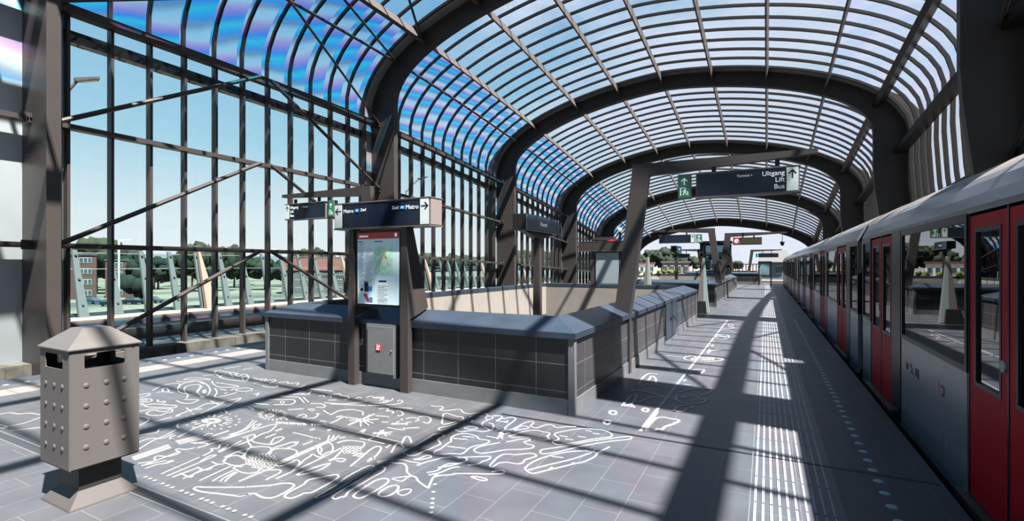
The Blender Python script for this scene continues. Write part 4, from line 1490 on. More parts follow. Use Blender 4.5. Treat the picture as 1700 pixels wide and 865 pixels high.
# trees
LEAF = mat('tree_leaves', (0.022, 0.048, 0.020), 0.9, 0, 0.55, 1.2)
LEAF2 = mat('dark_tree_leaves', (0.013, 0.032, 0.019), 0.9, 0, 0.5, 1.2)
BARK = mat('tree_bark', (0.10, 0.075, 0.055), 0.9)
def tree_mesh(seed, conical=False):
    rnd = random.Random(seed)
    m = MB()
    for k in range(26):
        if conical:
            h = rnd.uniform(0.15, 0.97); r = (1 - h) * 0.34; a = rnd.uniform(0, 6.28)
            m.ico((r * math.cos(a), r * math.sin(a), h), rnd.uniform(0.07, 0.13) + 0.06 * (1 - h), 2, 0.5, 1.2, rnd.random() * 50)
        else:
            a, u = rnd.uniform(0, 6.28), rnd.uniform(-0.8, 1)
            r = 0.34 * math.sqrt(max(0, 1 - u * u)) * rnd.uniform(0.6, 1.0)
            m.ico((r * math.cos(a), r * math.sin(a), 0.60 + u * 0.30), rnd.uniform(0.11, 0.20), 2, 0.55, 0.9, rnd.random() * 50)
    return m
PROT = []
for s in range(4):
    con = s == 3
    t = bpy.data.objects.new('tree', None); COL.objects.link(t)
    m = tree_mesh(s, con); c = obj('crown', m, LEAF2 if s in (1, 3) else LEAF, t, smooth=True, local=True)
    m = MB(); m.tube([(0, 0, 0), (0.01, 0, 0.3), (0.0, 0.01, 0.62)], [0.035, 0.026, 0.012], 8); obj('trunk', m, BARK, t, local=True)
    PROT.append(t)
used = set()
def tree(b, dist, h, kind, w=1.0, base=GZ, lab=None, grp=None):
    x, y = far(b, dist)
    if kind in used:
        t = copy_tree(PROT[kind])
    else:
        used.add(kind); t = PROT[kind]
    t.location = (x, y, base); t.scale = (h * w, h * w, h); t.rotation_euler = (0, 0, (b * 7) % 6.28)
    label(t, lab or ('tree in the distant line beyond the glazed wall' if base < -1 else 'tree standing beyond the far platform end'), 'tree', grp or ('distant trees beyond the glazed wall' if base < -1 else 'trees beyond the far platform end'))
for i, (b, dist, h, kd, w) in enumerate(((-75.9, 190, 14.8, 0, 1.00), (-73.8, 216, 19.0, 1, 1.00), (-68.8, 242, 17.5, 1, 0.90), (-68.0, 190, 16.6, 0, 1.00), (-67.2, 216, 17.1, 2, 0.80), (-65.9, 242, 15.7, 1, 0.90), (-64.9, 190, 10.8, 0, 1.20), (-63.5, 216, 11.4, 1, 1.20), (-62.2, 242, 12.8, 2, 0.90), (-60.8, 190, 15.2, 0, 0.90), (-60.0, 216, 16.9, 1, 0.80), (-59.1, 242, 15.8, 2, 0.80), (-58.1, 190, 14.6, 0, 0.80), (-57.2, 216, 16.0, 1, 0.80), (-56.1, 242, 12.1, 2, 1.10), (-54.4, 190, 11.3, 0, 1.20), (-52.7, 216, 11.3, 1, 1.10), (-51.4, 242, 15.1, 2, 0.80), (-50.2, 190, 14.3, 0, 0.80), (-49.2, 216, 15.4, 1, 0.80), (-48.0, 242, 13.4, 0, 0.90), (-46.3, 190, 11.5, 2, 1.20), (-44.0, 216, 12.5, 1, 1.10), (-41.4, 242, 14.7, 0, 1.00), (-38.7, 190, 13.8, 1, 1.00), (-37.2, 216, 13.6, 2, 1.00), (-35.6, 242, 12.6, 0, 1.00), (-34.2, 190, 12.8, 1, 1.00), (-32.8, 216, 12.7, 2, 1.10), (-31.1, 242, 12.7, 0, 1.10), (-29.5, 190, 12.8, 1, 1.00), (-27.9, 216, 15.0, 2, 1.00), (-26.3, 242, 15.8, 0, 1.10), (-24.7, 190, 14.3, 1, 1.10), (-23.2, 216, 14.2, 2, 1.10), (-21.5, 242, 15.4, 0, 1.10), (-19.8, 190, 13.4, 1, 1.20), (-17.7, 216, 13.6, 2, 1.30), (-15.7, 242, 13.7, 0, 1.30))):
    tree(b, dist, h, kd, w * 0.82)
tree(-65.0, 150, 11.5, 3, 0.95, lab='dark cone shaped tree by the road beyond the glass', grp=None)
for b, dist, h, kd, w in ((-12.9, 110, 4.4, 1, 1.20), (-11.7, 118, 5.5, 0, 1.10), (-10.5, 112, 5.8, 1, 1.10), (-9.4, 118, 5.7, 2, 1.10), (-8.5, 112, 4.4, 1, 1.00), (-7.2, 120, 4.0, 0, 1.20), (-6.0, 125, 3.8, 2, 1.20), (-4.2, 150, 3.5, 1, 1.40), (-2.7, 160, 3.2, 2, 1.60), (1.1, 165, 3.9, 0, 1.30), (1.8, 160, 3.7, 1, 1.30)):
    tree(b, dist, h, kd, w * 0.8, -0.35)

# apartment blocks and houses
BRICK = mat('red_brick', (0.17, 0.085, 0.075), 0.9, 0, 0.15, 2)
PANE = mat('dark_pane', (0.10, 0.14, 0.16), 0.1)
def block(b, dist, w, dep, h, lab, storeys, bays, wall=BRICK, roof=CONC2, base=GZ, pitched=False, yaw=None):
    x, y = far(b, dist)
    e = empty('apartment_block' if storeys > 2 else 'house', (x, y, base), lab, 'building', None, None, math.radians(-b) if yaw is None else yaw)
    m = MB(); m.box(-w / 2, w / 2, 0, dep, 0, h); obj('wall', m, wall, e, local=True)
    m = MB()
    if pitched:
        m.prism([(0 - 0.4, h), (dep + 0.4, h), (dep / 2, h + dep * 0.42)], lambda p: (-w / 2 - 0.3, p[0], p[1]), lambda p: (w / 2 + 0.3, p[0], p[1]))
    else:
        m.box(-w / 2 - 0.2, w / 2 + 0.2, -0.2, dep + 0.2, h, h + 0.35)
    obj('roof', m, roof, e, local=True)
    for s in range(storeys):
        for k in range(bays):
            cx = -w / 2 + w * (k + 0.5) / bays; ww = w / bays * 0.56; z0 = h * (s + 0.32) / storeys; z1 = h * (s + 0.82) / storeys
            m = MB(); m.box(cx - ww / 2, cx + ww / 2, -0.08, 0.02, z0, z1); f = obj('window', m, mat('pale_window_frame', (0.55, 0.56, 0.56), 0.6), e, local=True)
            m = MB()
            for q in range(3):
                m.box(cx - ww / 2 + ww * (q + 0.1) / 3, cx - ww / 2 + ww * (q + 0.9) / 3, -0.11, -0.07, z0 + 0.15, z1 - 0.15)
            obj('pane', m, PANE, f, local=True)
    return e
block(-70.2, 165, 13, 9, 11.1, 'red brick apartment block with white window bands seen through the first glass pane', 4, 3)
block(-76.0, 160, 12, 9, 11.3, 'brick apartment block with pale windows left of the first steel column', 4, 3)
block(-65.8, 165, 9, 8, 9.8, 'dark red brick block half hidden behind the cone shaped tree', 4, 2)
RROOF = mat('red_roof_tiles', (0.20, 0.06, 0.045), 0.8, 0, 0.2, 3)
block(-49.6, 160, 18, 9, 7.0, 'row house with red tiled roof and pale windows beyond the barrier', 3, 6, mat('pale_brick', (0.22, 0.19, 0.175), 0.9), RROOF, pitched=True)
block(-45.0, 158, 7, 9, 8.8, 'tall red brick house just left of the poster frame', 3, 3, BRICK, CONC2)
block(-41.9, 160, 7, 9, 8.4, 'red brick house partly behind the poster frame', 3, 3, BRICK, CONC2)
WROOF = mat('grey_roof', (0.14, 0.15, 0.16), 0.7)
block(-32.8, 160, 13, 9, 7.2, 'long grey terrace with many windows low behind the second glazed bay', 3, 9, mat('grey_render', (0.20, 0.22, 0.23), 0.9), WROOF)
block(-37.8, 160, 11, 9, 6.8, 'grey blue terrace with window grid right of the poster frame', 3, 7, mat('blue_grey_render', (0.17, 0.20, 0.22), 0.9), WROOF)
block(-28.9, 160, 3.4, 4, 8.6, 'small pale yellow gabled house near the second steel column', 3, 1, mat('pale_yellow_render', (0.40, 0.33, 0.14), 0.9), RROOF)
block(-12.6, 98, 4.6, 4, 2.2, 'low white shed row behind the yellow green hedge', 1, 5, SIGNW, RROOF, base=-0.35)
block(-9.0, 98, 5, 4, 2.4, 'low cream building beyond the second stairwell', 1, 4, mat('cream_render', (0.34, 0.30, 0.25), 0.9), WROOF, base=-0.35)
block(0.6, 76, 3.0, 4, 2.4, 'small blue grey gabled house past the train end', 1, 2, mat('slate_blue_boards', (0.22, 0.28, 0.34), 0.8), WROOF, base=-0.35, pitched=True)
# hedge
for i, (b, dist) in enumerate(((-13.2, 73), (-11.9, 73), (-10.6, 73), (-9.3, 73))):
    x, y = far(b, dist)
    m = MB()
    for k in range(14):
        m.ico((x + random.uniform(-0.5, 0.5), y + random.uniform(-0.4, 0.4), -0.35 + random.uniform(0.3, 1.1)), random.uniform(0.2, 0.32), 2, 0.6, 1.0, k + i * 20)
    label(obj('shrub', m, mat('yellow_green_leaves', (0.11, 0.15, 0.02), 0.9, 0, 0.4, 4), smooth=True), 'rounded yellow green shrub in the row beyond the second stairwell', 'shrub', 'yellow green shrubs beyond the second stairwell')
# fence behind the far parapet
fe = empty('railing', (-2.0, 57.6, 0.0), 'dark vertical bar railing behind the farthest parapet', 'railing')
m = MB()
for k in range(16):
    m.box(-5.6 + k * 0.33, -5.52 + k * 0.33, 57.55, 57.62, 0.0, 1.75)
m.box(-5.7, -0.5, 57.55, 57.62, 1.70, 1.78); m.box(-5.7, -0.5, 57.55, 57.62, 0.95, 1.0)
obj('bars', m, STEELD, fe)

# cars and site clutter on the lower ground
def car(b, dist, yaw, col, lab):
    x, y = far(b, dist)
    e = empty('car', (x, y, GZ + 0.02), lab, 'car', None, None, yaw)
    m = MB()
    side = [(-2.1, 0.35), (2.05, 0.35), (2.1, 0.75), (1.3, 0.95), (-1.9, 0.98), (-2.12, 0.8)]
    m.prism(side, lambda p: (p[0], -0.85, p[1]), lambda p: (p[0], 0.85, p[1])); obj('body', m, col, e, local=True)
    m = MB()
    m.hull8([(-1.9, -0.78, 0.97), (1.25, -0.78, 0.95), (1.25, 0.78, 0.95), (-1.9, 0.78, 0.97), (-1.45, -0.62, 1.42), (0.45, -0.62, 1.45), (0.45, 0.62, 1.45), (-1.45, 0.62, 1.42)])
    obj('cabin_glass', m, PANE, e, local=True)
    m = MB(); m.box(-1.42, 0.42, -0.61, 0.61, 1.43, 1.47); obj('roof', m, col, e, local=True)
    for wx in (-1.3, 1.3):
        for wy in (-0.86, 0.72):
            m = MB(); m.tube([(wx, wy, 0.32), (wx, wy + 0.14, 0.32)], 0.32, 14); obj('wheel', m, BLACK, e, local=True)
DARKP = mat('dark_car_paint', (0.02, 0.03, 0.05), 0.2)
car(-68.2, 143, 0.2, mat('blue_car_paint', (0.05, 0.13, 0.22), 0.2), 'dark blue car parked on the far road before the brick block')
car(-66.9, 132, 0.3, DARKP, 'black car on the far road behind the noise barrier')
car(-65.3, 136, 0.3, DARKP, 'long dark car by the thin white lamp post')
car(-63.9, 138, 0.4, mat('grey_car_paint', (0.12, 0.15, 0.18), 0.2), 'grey dark car near the cone shaped tree')
car(-59.2, 96, 1.0, mat('white_car_paint', (0.6, 0.62, 0.62), 0.3), 'white blue car parked right of the cream mast')
def skip(b, dist, w, d, h, lab, yaw=0.4):
    x, y = far(b, dist)
    e = empty('skip_container', (x, y, GZ), lab, 'container', None, None, yaw)
    m = MB(); m.frustum((-w / 2, w / 2, -d / 2, d / 2), 0, (-w / 2 - 0.15, w / 2 + 0.15, -d / 2 - 0.1, d / 2 + 0.1), h); obj('tub', m, mat('container_blue', (0.02, 0.11, 0.24), 0.5), e, local=True)
    m = MB()
    for k in range(5):
        m.box(-w / 2 + w * k / 4 - 0.06, -w / 2 + w * k / 4 + 0.06, -d / 2 - 0.16, -d / 2 + 0.02, 0.1, h)
    m.box(-w / 2 - 0.2, w / 2 + 0.2, -d / 2 - 0.18, -d / 2 + 0.02, h - 0.12, h); obj('rib', m, mat('container_blue', (0.02, 0.11, 0.24), 0.5), e, local=True)
skip(-64.6, 87, 2.2, 2.0, 1.6, 'blue skip container on the sand seen through the third pane')
skip(-60.5, 84, 2.4, 2.0, 1.7, 'blue skip container beside the cream mast')
skip(-51.5, 84, 5.0, 2.2, 1.3, 'long blue container just over the left parapet cap')
skip(-46.9, 84, 4.0, 2.2, 1.6, 'blue container partly behind the left poster post')
for b, dist, w, h, lab in ((-62.5, 96, 4.0, 2.6, 'pale sand heap between the two blue skips'), (-53.5, 92, 6, 1.8, 'pale rubble heap above the left parapet corner'), (-48.8, 90, 5, 1.6, 'white rubble heap between the blue containers'), (-39.0, 95, 8, 2.2, 'pale sand heap seen low through the second bay'), (-33.5, 100, 8, 2.2, 'pale heap low near the second steel column')):
    x, y = far(b, dist)
    m = MB(); m.ico((x, y, GZ), w / 2, 3, 0.5, h / (w / 2), b)
    label(obj('sand_heap', m, mat('pale_sand', (0.32, 0.29, 0.25), 0.95, 0, 0.1, 1), smooth=True), lab, 'heap')
ART = {
 'leaf': [
  (0, [-349,463,-342,463,-336,466,-330,461,-330,454,-323,454,-318,459,-313,465,-308,465,-300,458,-291,457,-287,463,-279,466,-273,464,-268,458]),
  (1, [-316,442,-315,447,-307,445,-298,443,-293,444,-288,440,-288,432,-291,425,-294,417,-298,415,-305,425,-312,436]),
  (1, [-291,399,-293,405,-288,413,-286,424,-282,435,-279,440,-275,437,-277,430,-279,422,-282,411,-286,402,-289,399]),
  (1, [-286,449,-284,454,-279,457,-275,458,-277,452,-281,447]),
  (1, [-271,415,-268,422,-260,422,-259,419,-263,415,-269,414]),
  (1, [-279,334,-283,336,-284,344,-284,354,-285,365,-286,377,-287,386,-282,390,-278,389,-275,385,-276,381,-274,375,-267,369,-266,365,-267,359,-267,354,-269,346,-269,338,-273,333]),
  (1, [-267,387,-267,395,-262,401,-254,402,-247,400,-241,395,-234,396,-229,394,-230,386,-235,379,-237,372,-236,365,-236,357,-243,354,-249,350,-255,346,-258,347,-260,352,-259,358,-260,366,-261,373,-261,377,-264,382]),
  (2, [-264,385,-250,389]),
  (2, [-259,394,-248,397]),
  (2, [-257,366,-239,369]),
  (1, [-215,401,-221,394,-227,385,-231,377,-231,370,-227,366,-221,366,-214,373,-206,383,-198,388,-189,395,-187,400,-189,404,-195,404,-200,408,-197,414,-200,417,-206,413,-212,404,-219,396]),
  (1, [-265,328,-262,332,-261,339,-258,341,-255,339,-257,334,-261,329]),
  (0, [-292,331,-299,343,-302,350,-298,350,-291,346]),
  (0, [-296,349,-303,360,-307,368,-304,369,-297,363,-292,358]),
  (1, [-270,458,-267,451,-263,449,-261,456,-267,461]),
  (0, [-262,448,-263,439,-259,430,-251,425,-243,422,-247,433,-252,439,-257,440]),
  (0, [-265,462,-261,466,-254,464,-253,456,-253,450,-243,452,-243,457]),
  (0, [-277,407,-268,404,-260,412,-248,415,-244,422]),
  (0, [-239,405,-227,406,-228,415,-224,421]),
  (0, [-263,462,-259,466,-253,463,-252,455,-253,449,-248,450,-239,449]),
  (0, [-250,458,-246,466,-241,468,-237,462,-236,449,-235,438,-232,429,-227,432,-225,441,-224,455,-222,463,-217,464,-215,460,-215,454,-212,450,-207,448,-204,454,-201,463,-195,464,-190,459,-185,462,-180,467,-172,471]),
  (1, [-223,438,-223,446,-216,448,-213,446,-216,440,-223,432]),
  (1, [-220,416,-217,420,-215,428,-211,437,-203,442,-196,441,-189,441,-187,437,-187,431,-183,427,-184,422,-189,421,-196,422,-205,420,-212,416,-217,413]),
  (1, [-203,356,-204,366,-202,374,-193,377,-187,383,-181,386,-176,383,-178,377,-181,371,-180,365,-183,360,-192,359,-197,355,-198,346,-201,346]),
  (2, [-242,430,-222,422]),
  (2, [-232,424,-226,403]),
  (2, [-230,421,-222,405]),
  (2, [-240,424,-226,431]),
  (2, [-232,417,-231,432]),
 ],
 'seed': [
  (1, [-182,438,-183,444,-177,454,-169,464,-161,470,-149,473,-140,472,-133,465,-133,458,-140,451,-148,442,-155,432,-164,421,-170,416,-176,419,-177,423,-174,428,-177,434]),
  (2, [-160,465,-153,464]),
  (2, [-151,460,-144,461]),
  (2, [-177,439,-169,439]),
  (2, [-161,445,-153,446]),
  (2, [-169,433,-161,434]),
  (1, [-177,393,-177,399,-168,409,-158,422,-147,437,-135,450,-124,462,-116,468,-114,465,-116,459,-126,450,-138,437,-148,424,-158,408,-167,395,-174,390]),
  (0, [-173,354,-174,362,-172,375,-166,389,-157,402,-148,410,-137,415,-132,414,-126,433]),
  (0, [-170,353,-159,371,-146,391,-136,413]),
  (0, [-173,354,-168,350,-163,350,-155,362,-146,375,-141,383,-136,389,-131,404,-131,414,-127,416]),
  (2, [-164,388,-154,390]),
  (2, [-143,381,-142,385]),
  (2, [-155,363,-155,368]),
  (2, [-143,416,-139,413]),
  (2, [-135,414,-136,421]),
 ],
 'bird': [
  (0, [-289,310,-285,315,-279,321,-272,323,-264,323,-254,324,-255,319]),
  (0, [-287,308,-281,313,-273,315,-267,317,-260,313,-254,306,-247,302,-241,301,-236,297,-230,294,-222,291,-223,294,-229,307,-230,315]),
  (1, [-256,291,-252,290,-246,291,-247,297,-246,301,-251,297]),
  (1, [-278,318,-278,317,-278,316,-278,316,-279,317,-280,318,-279,318,-279,318]),
  (0, [-255,319,-252,329,-248,337,-244,344,-234,348,-240,347,-230,351,-225,349,-224,344,-227,337,-232,329,-237,324]),
  (0, [-234,348,-228,353,-220,358,-212,363,-209,361,-209,356,-211,352,-212,345,-218,339]),
  (0, [-239,312,-234,319,-235,328,-233,335,-226,339]),
  (0, [-235,309,-230,316,-228,324,-226,330,-222,333]),
  (0, [-229,308,-226,313,-219,318,-216,322,-193,333,-185,338,-185,342,-189,343,-194,337]),
  (1, [-204,322,-199,324,-192,324,-190,322,-193,320,-197,320]),
  (1, [-220,298,-220,298,-220,297,-221,297,-221,298,-222,298,-221,299,-221,299]),
  (1, [-214,288,-213,287,-214,287,-214,287,-215,287,-215,288,-215,288,-214,288]),
  (1, [-208,279,-208,279,-208,278,-208,278,-209,279,-209,279,-209,280,-208,280]),
  (1, [-204,274,-204,273,-204,273,-205,273,-205,273,-206,274,-205,274,-205,274]),
  (1, [-201,269,-201,268,-201,268,-201,268,-202,268,-202,269,-202,269,-201,269]),
  (1, [-197,263,-197,263,-197,262,-198,262,-198,263,-199,263,-198,264,-198,264]),
 ],
 'rings': [
  (1, [-247,266,-249,271,-249,279,-246,283,-242,282,-239,276,-239,269,-242,265]),
  (1, [-236,274,-237,279,-233,283,-230,282,-229,277,-231,273]),
  (1, [-261,256,-263,261,-264,271,-265,282,-262,288,-257,288,-254,283,-253,275,-253,265,-254,257,-257,255]),
  (1, [-284,301,-289,301,-290,289,-289,276,-286,265,-284,248,-283,242,-280,244,-279,251,-279,258,-281,271,-282,284,-282,295]),
  (1, [-274,303,-278,304,-280,298,-277,282,-276,269,-275,254,-273,248,-269,247,-268,251,-266,253,-269,259,-270,269,-271,285,-271,297]),
  (0, [-302,293,-307,309,-313,326,-314,336,-309,336,-304,330,-298,317,-296,306,-299,314,-295,313]),
  (1, [-304,233,-307,239,-308,252,-311,258,-310,262,-304,271,-300,276,-295,274,-293,266,-292,253,-292,246,-296,243,-296,239,-298,233]),
  (1, [-373,210,-375,213,-370,215,-358,221,-343,229,-342,230,-329,240,-323,247,-316,249,-312,247,-310,241,-309,234,-310,228,-315,225,-321,225,-327,226,-330,224,-335,218,-331,224,-332,219,-338,217,-349,214,-364,210]),
 ],
 'flower': [
  (1, [-393,273,-392,271,-392,271,-393,271,-395,271,-397,273,-396,274,-395,274]),
  (1, [-390,274,-389,272,-389,272,-390,272,-392,272,-394,274,-393,275,-392,275]),
  (1, [-388,276,-387,274,-387,273,-389,273,-391,274,-392,276,-392,277,-390,277]),
  (1, [-385,277,-384,276,-384,275,-386,275,-388,275,-389,277,-389,278,-387,278]),
  (1, [-382,278,-381,276,-381,276,-383,275,-385,276,-386,278,-386,279,-384,279]),
  (1, [-391,268,-390,267,-390,266,-392,266,-393,267,-395,268,-394,269,-393,269]),
  (1, [-388,269,-386,268,-387,267,-388,267,-390,268,-391,269,-391,270,-390,270]),
  (1, [-386,271,-384,270,-385,269,-386,269,-388,270,-389,271,-389,272,-387,272]),
  (1, [-383,272,-381,271,-382,270,-383,270,-385,271,-386,272,-386,273,-384,273]),
  (1, [-379,273,-378,272,-378,271,-380,271,-382,272,-383,273,-382,274,-381,274]),
  (1, [-377,275,-376,274,-376,273,-378,273,-380,274,-381,275,-380,276,-379,276]),
  (1, [-374,277,-373,276,-373,275,-375,275,-377,276,-378,277,-378,278,-376,278]),
  (1, [-389,263,-388,262,-388,261,-390,261,-391,262,-393,263,-392,264,-391,264]),
  (1, [-386,264,-385,263,-385,262,-386,262,-388,263,-389,264,-389,265,-388,265]),
  (1, [-384,266,-383,265,-383,264,-385,264,-386,265,-388,266,-387,267,-386,267]),
  (1, [-381,267,-380,266,-380,265,-382,265,-384,266,-385,267,-384,268,-383,268]),
  (1, [-378,268,-377,267,-377,266,-378,266,-380,267,-381,268,-381,269,-380,269]),
  (1, [-376,270,-375,269,-375,268,-377,268,-378,269,-379,270,-379,271,-378,271]),
  (1, [-373,272,-372,270,-372,270,-374,270,-376,270,-377,272,-377,273,-375,273]),
  (1, [-370,273,-369,271,-369,270,-371,270,-372,271,-373,273,-373,273,-372,273]),
  (1, [-368,274,-367,273,-367,272,-368,272,-370,273,-371,274,-371,275,-370,275]),
  (1, [-384,260,-383,259,-383,258,-385,258,-386,259,-388,260,-387,261,-386,261]),
  (1, [-381,261,-380,260,-380,259,-382,259,-383,260,-384,261,-384,262,-383,262]),
  (1, [-379,263,-378,262,-378,261,-380,261,-381,262,-383,263,-382,264,-381,264]),
  (1, [-376,264,-375,263,-375,262,-377,262,-379,263,-380,264,-379,265,-378,265]),
  (1, [-373,265,-372,264,-372,263,-373,263,-375,264,-376,265,-376,266,-375,266]),
  (1, [-371,267,-370,266,-370,265,-371,265,-373,266,-374,267,-374,268,-373,268]),
  (1, [-368,269,-367,268,-367,267,-369,267,-371,267,-372,269,-371,270,-370,270]),
  (1, [-365,270,-364,268,-364,268,-365,268,-367,268,-368,270,-368,270,-366,270]),
  (1, [-363,271,-362,270,-362,269,-363,269,-365,270,-366,271,-366,272,-364,272]),
  (1, [-378,258,-377,256,-378,256,-379,256,-381,256,-382,257,-382,258,-380,258]),
  (1, [-375,259,-374,258,-375,257,-376,257,-378,257,-379,259,-379,259,-377,259]),
  (1, [-374,261,-373,259,-373,259,-374,258,-376,259,-377,260,-377,261,-375,261]),
  (1, [-371,262,-370,261,-370,260,-371,260,-373,260,-374,262,-374,263,-373,263]),
  (1, [-368,263,-367,262,-367,261,-368,261,-370,261,-371,263,-371,263,-369,264]),
  (1, [-366,265,-365,263,-365,263,-366,262,-368,263,-369,264,-369,265,-367,265]),
  (1, [-363,266,-362,265,-362,264,-364,264,-365,265,-367,266,-366,267,-365,267]),
  (1, [-360,267,-359,266,-359,265,-361,265,-362,266,-363,267,-363,268,-362,268]),
  (1, [-370,256,-369,255,-369,254,-371,254,-372,255,-373,256,-373,257,-372,257]),
  (1, [-367,257,-366,256,-366,255,-368,255,-369,256,-371,257,-370,258,-369,258]),
  (1, [-365,259,-364,258,-365,257,-366,257,-368,257,-369,259,-369,259,-367,259]),
  (1, [-363,260,-362,259,-362,258,-363,258,-365,259,-366,260,-366,261,-364,261]),
  (1, [-360,261,-359,260,-359,259,-360,259,-362,259,-363,261,-363,261,-361,261]),
  (1, [-358,262,-357,261,-357,260,-359,260,-360,261,-361,262,-361,263,-360,263]),
  (0, [-393,262,-404,271,-412,281,-406,287,-398,289,-391,286,-385,277]),
  (0, [-382,278,-389,286,-388,291,-379,295,-370,295,-364,291,-359,280,-362,273]),
  (0, [-392,263,-405,264,-409,260,-404,251,-392,249,-384,251,-382,256]),
  (0, [-383,246,-370,244,-362,246,-359,251,-364,256]),
  (0, [-383,246,-384,249,-379,251]),
  (0, [-363,256,-358,255,-347,261,-342,258,-341,252,-340,244]),
  (2, [-361,268,-365,335]),
  (2, [-357,269,-361,333]),
  (2, [-358,264,-359,275]),
  (2, [-356,233,-356,263]),
  (2, [-361,277,-360,280]),
  (2, [-362,282,-360,285]),
  (2, [-362,287,-360,291]),
  (2, [-362,292,-361,296]),
  (2, [-362,297,-361,301]),
  (2, [-362,303,-361,307]),
  (2, [-363,309,-361,313]),
  (2, [-363,314,-361,318]),
  (2, [-363,320,-362,324]),
  (0, [-358,265,-352,267,-351,276,-352,281,-344,278,-336,265]),
  (0, [-335,249,-335,266,-336,289,-339,318]),
  (1, [-327,261,-326,276,-321,289,-318,276,-322,266]),
  (0, [-336,265,-341,276,-346,284,-348,292,-350,296,-343,294,-338,294,-339,298]),
  (1, [-355,306,-362,316,-361,321,-353,320,-341,310,-342,305,-341,298,-348,301]),
  (0, [-358,311,-350,306,-345,299]),
  (1, [-337,321,-336,320,-336,319,-338,319,-339,320,-340,321,-340,322,-338,322]),
  (1, [-334,323,-333,321,-333,320,-335,320,-336,321,-337,323,-337,324,-335,324]),
  (1, [-331,324,-330,323,-330,322,-332,322,-333,323,-334,324,-334,325,-332,325]),
  (1, [-328,326,-327,324,-327,323,-329,323,-330,324,-331,326,-331,327,-329,327]),
  (1, [-325,327,-324,326,-324,325,-326,325,-327,326,-328,327,-328,328,-326,328]),
  (1, [-332,317,-331,315,-331,314,-333,314,-335,315,-336,317,-335,318,-334,318]),
  (1, [-329,318,-328,317,-329,316,-330,316,-332,317,-333,318,-332,319,-331,319]),
  (1, [-326,320,-325,318,-326,317,-327,317,-329,318,-330,320,-329,321,-328,321]),
  (1, [-323,321,-322,320,-323,319,-324,319,-326,320,-327,321,-326,322,-325,322]),
  (1, [-320,323,-319,321,-320,320,-321,320,-323,321,-324,323,-323,324,-322,324]),
  (1, [-327,313,-327,311,-327,310,-328,310,-330,311,-331,313,-331,314,-329,314]),
  (1, [-325,314,-324,313,-324,312,-326,312,-327,313,-328,314,-328,315,-326,315]),
  (1, [-322,316,-321,314,-321,313,-323,313,-324,314,-325,316,-325,317,-323,317]),
  (1, [-319,317,-318,316,-318,315,-320,315,-322,316,-322,317,-322,318,-320,318]),
  (1, [-317,314,-316,313,-317,312,-318,312,-319,313,-320,314,-320,315,-318,315]),
  (1, [-314,316,-314,314,-314,313,-315,313,-317,314,-317,316,-317,316,-316,316]),
  (1, [-312,317,-311,316,-311,315,-313,315,-314,316,-315,317,-314,318,-313,318]),
  (1, [-313,310,-313,309,-313,308,-314,308,-316,309,-316,310,-316,311,-315,311]),
  (1, [-311,312,-310,311,-310,310,-312,310,-313,311,-314,312,-313,313,-312,313]),
  (1, [-308,313,-307,312,-308,311,-309,311,-310,312,-311,313,-311,314,-309,314]),
  (0, [-352,325,-349,334,-338,337,-330,337,-324,330,-323,324]),
  (0, [-326,292,-327,300,-334,314]),
  (0, [-326,292,-323,299,-316,301,-315,296,-320,295]),
  (0, [-403,294,-414,306,-412,312,-407,311,-403,304,-402,294]),
  (0, [-393,288,-392,298,-390,308,-385,308,-382,304,-382,295]),
  (0, [-442,293,-442,300,-441,304,-434,300,-427,292,-416,291,-401,294]),
  (0, [-438,295,-424,287,-412,281,-413,270,-411,256]),
  (0, [-414,269,-403,269,-400,265,-395,264]),
  (2, [-423,303,-424,315]),
  (2, [-412,325,-387,325]),
  (2, [-376,307,-376,318]),
  (2, [-402,338,-403,343]),
  (2, [-387,344,-387,349]),
  (2, [-431,320,-432,328]),
  (2, [-387,306,-386,311]),
  (2, [-365,326,-374,336]),
  (2, [-365,331,-370,338]),
  (2, [-363,334,-365,340]),
  (2, [-360,335,-357,340]),
  (2, [-386,324,-383,325]),
  (2, [-381,325,-379,325]),
  (2, [-376,325,-374,325]),
 ],
 'reeds': [
  (0, [-463,216,-459,220,-456,225,-463,228,-466,232,-457,235,-455,242,-459,246,-464,246,-468,249,-459,252,-457,258]),
  (0, [-455,215,-452,221,-449,230]),
  (0, [-446,213,-446,222,-443,225,-445,231,-442,232,-442,226]),
  (2, [-423,213,-431,247]),
  (0, [-415,213,-421,250,-423,256,-426,253,-421,242]),
  (2, [-409,214,-410,234]),
  (2, [-399,216,-402,246]),
  (2, [-384,220,-389,248]),
  (0, [-411,221,-400,220,-396,221,-400,225,-403,232]),
  (0, [-411,234,-402,233,-398,236,-401,240]),
  (2, [-454,258,-454,303]),
  (2, [-454,214,-459,245]),
  (0, [-374,224,-377,232,-379,244]),
  (0, [-369,227,-372,232,-375,243]),
  (0, [-365,228,-370,235,-373,243]),
  (2, [-356,233,-357,245]),
  (0, [-412,246,-403,245,-398,248]),
  (0, [-404,252,-410,259,-405,264,-393,262]),
  (2, [-482,220,-486,251]),
  (2, [-490,259,-486,279]),
  (2, [-479,219,-483,250]),
  (2, [-487,258,-482,277]),
  (2, [-476,218,-479,249]),
  (2, [-483,257,-478,276]),
  (2, [-473,218,-476,248]),
  (2, [-479,256,-474,275]),
  (0, [-482,278,-480,279,-483,285,-479,287]),
  (0, [-497,232,-510,250,-514,261,-524,278]),
  (0, [-517,241,-519,252,-509,257,-513,269]),
  (0, [-538,252,-533,261,-532,265,-540,270,-539,272]),
  (0, [-507,268,-505,262,-496,260,-502,260]),
  (2, [-499,266,-506,280]),
  (2, [-473,283,-473,299]),
  (2, [-468,263,-459,283]),
  (2, [-459,283,-455,295]),
  (2, [-491,222,-496,231]),
  (0, [-472,263,-466,266,-457,269,-453,265,-455,260]),
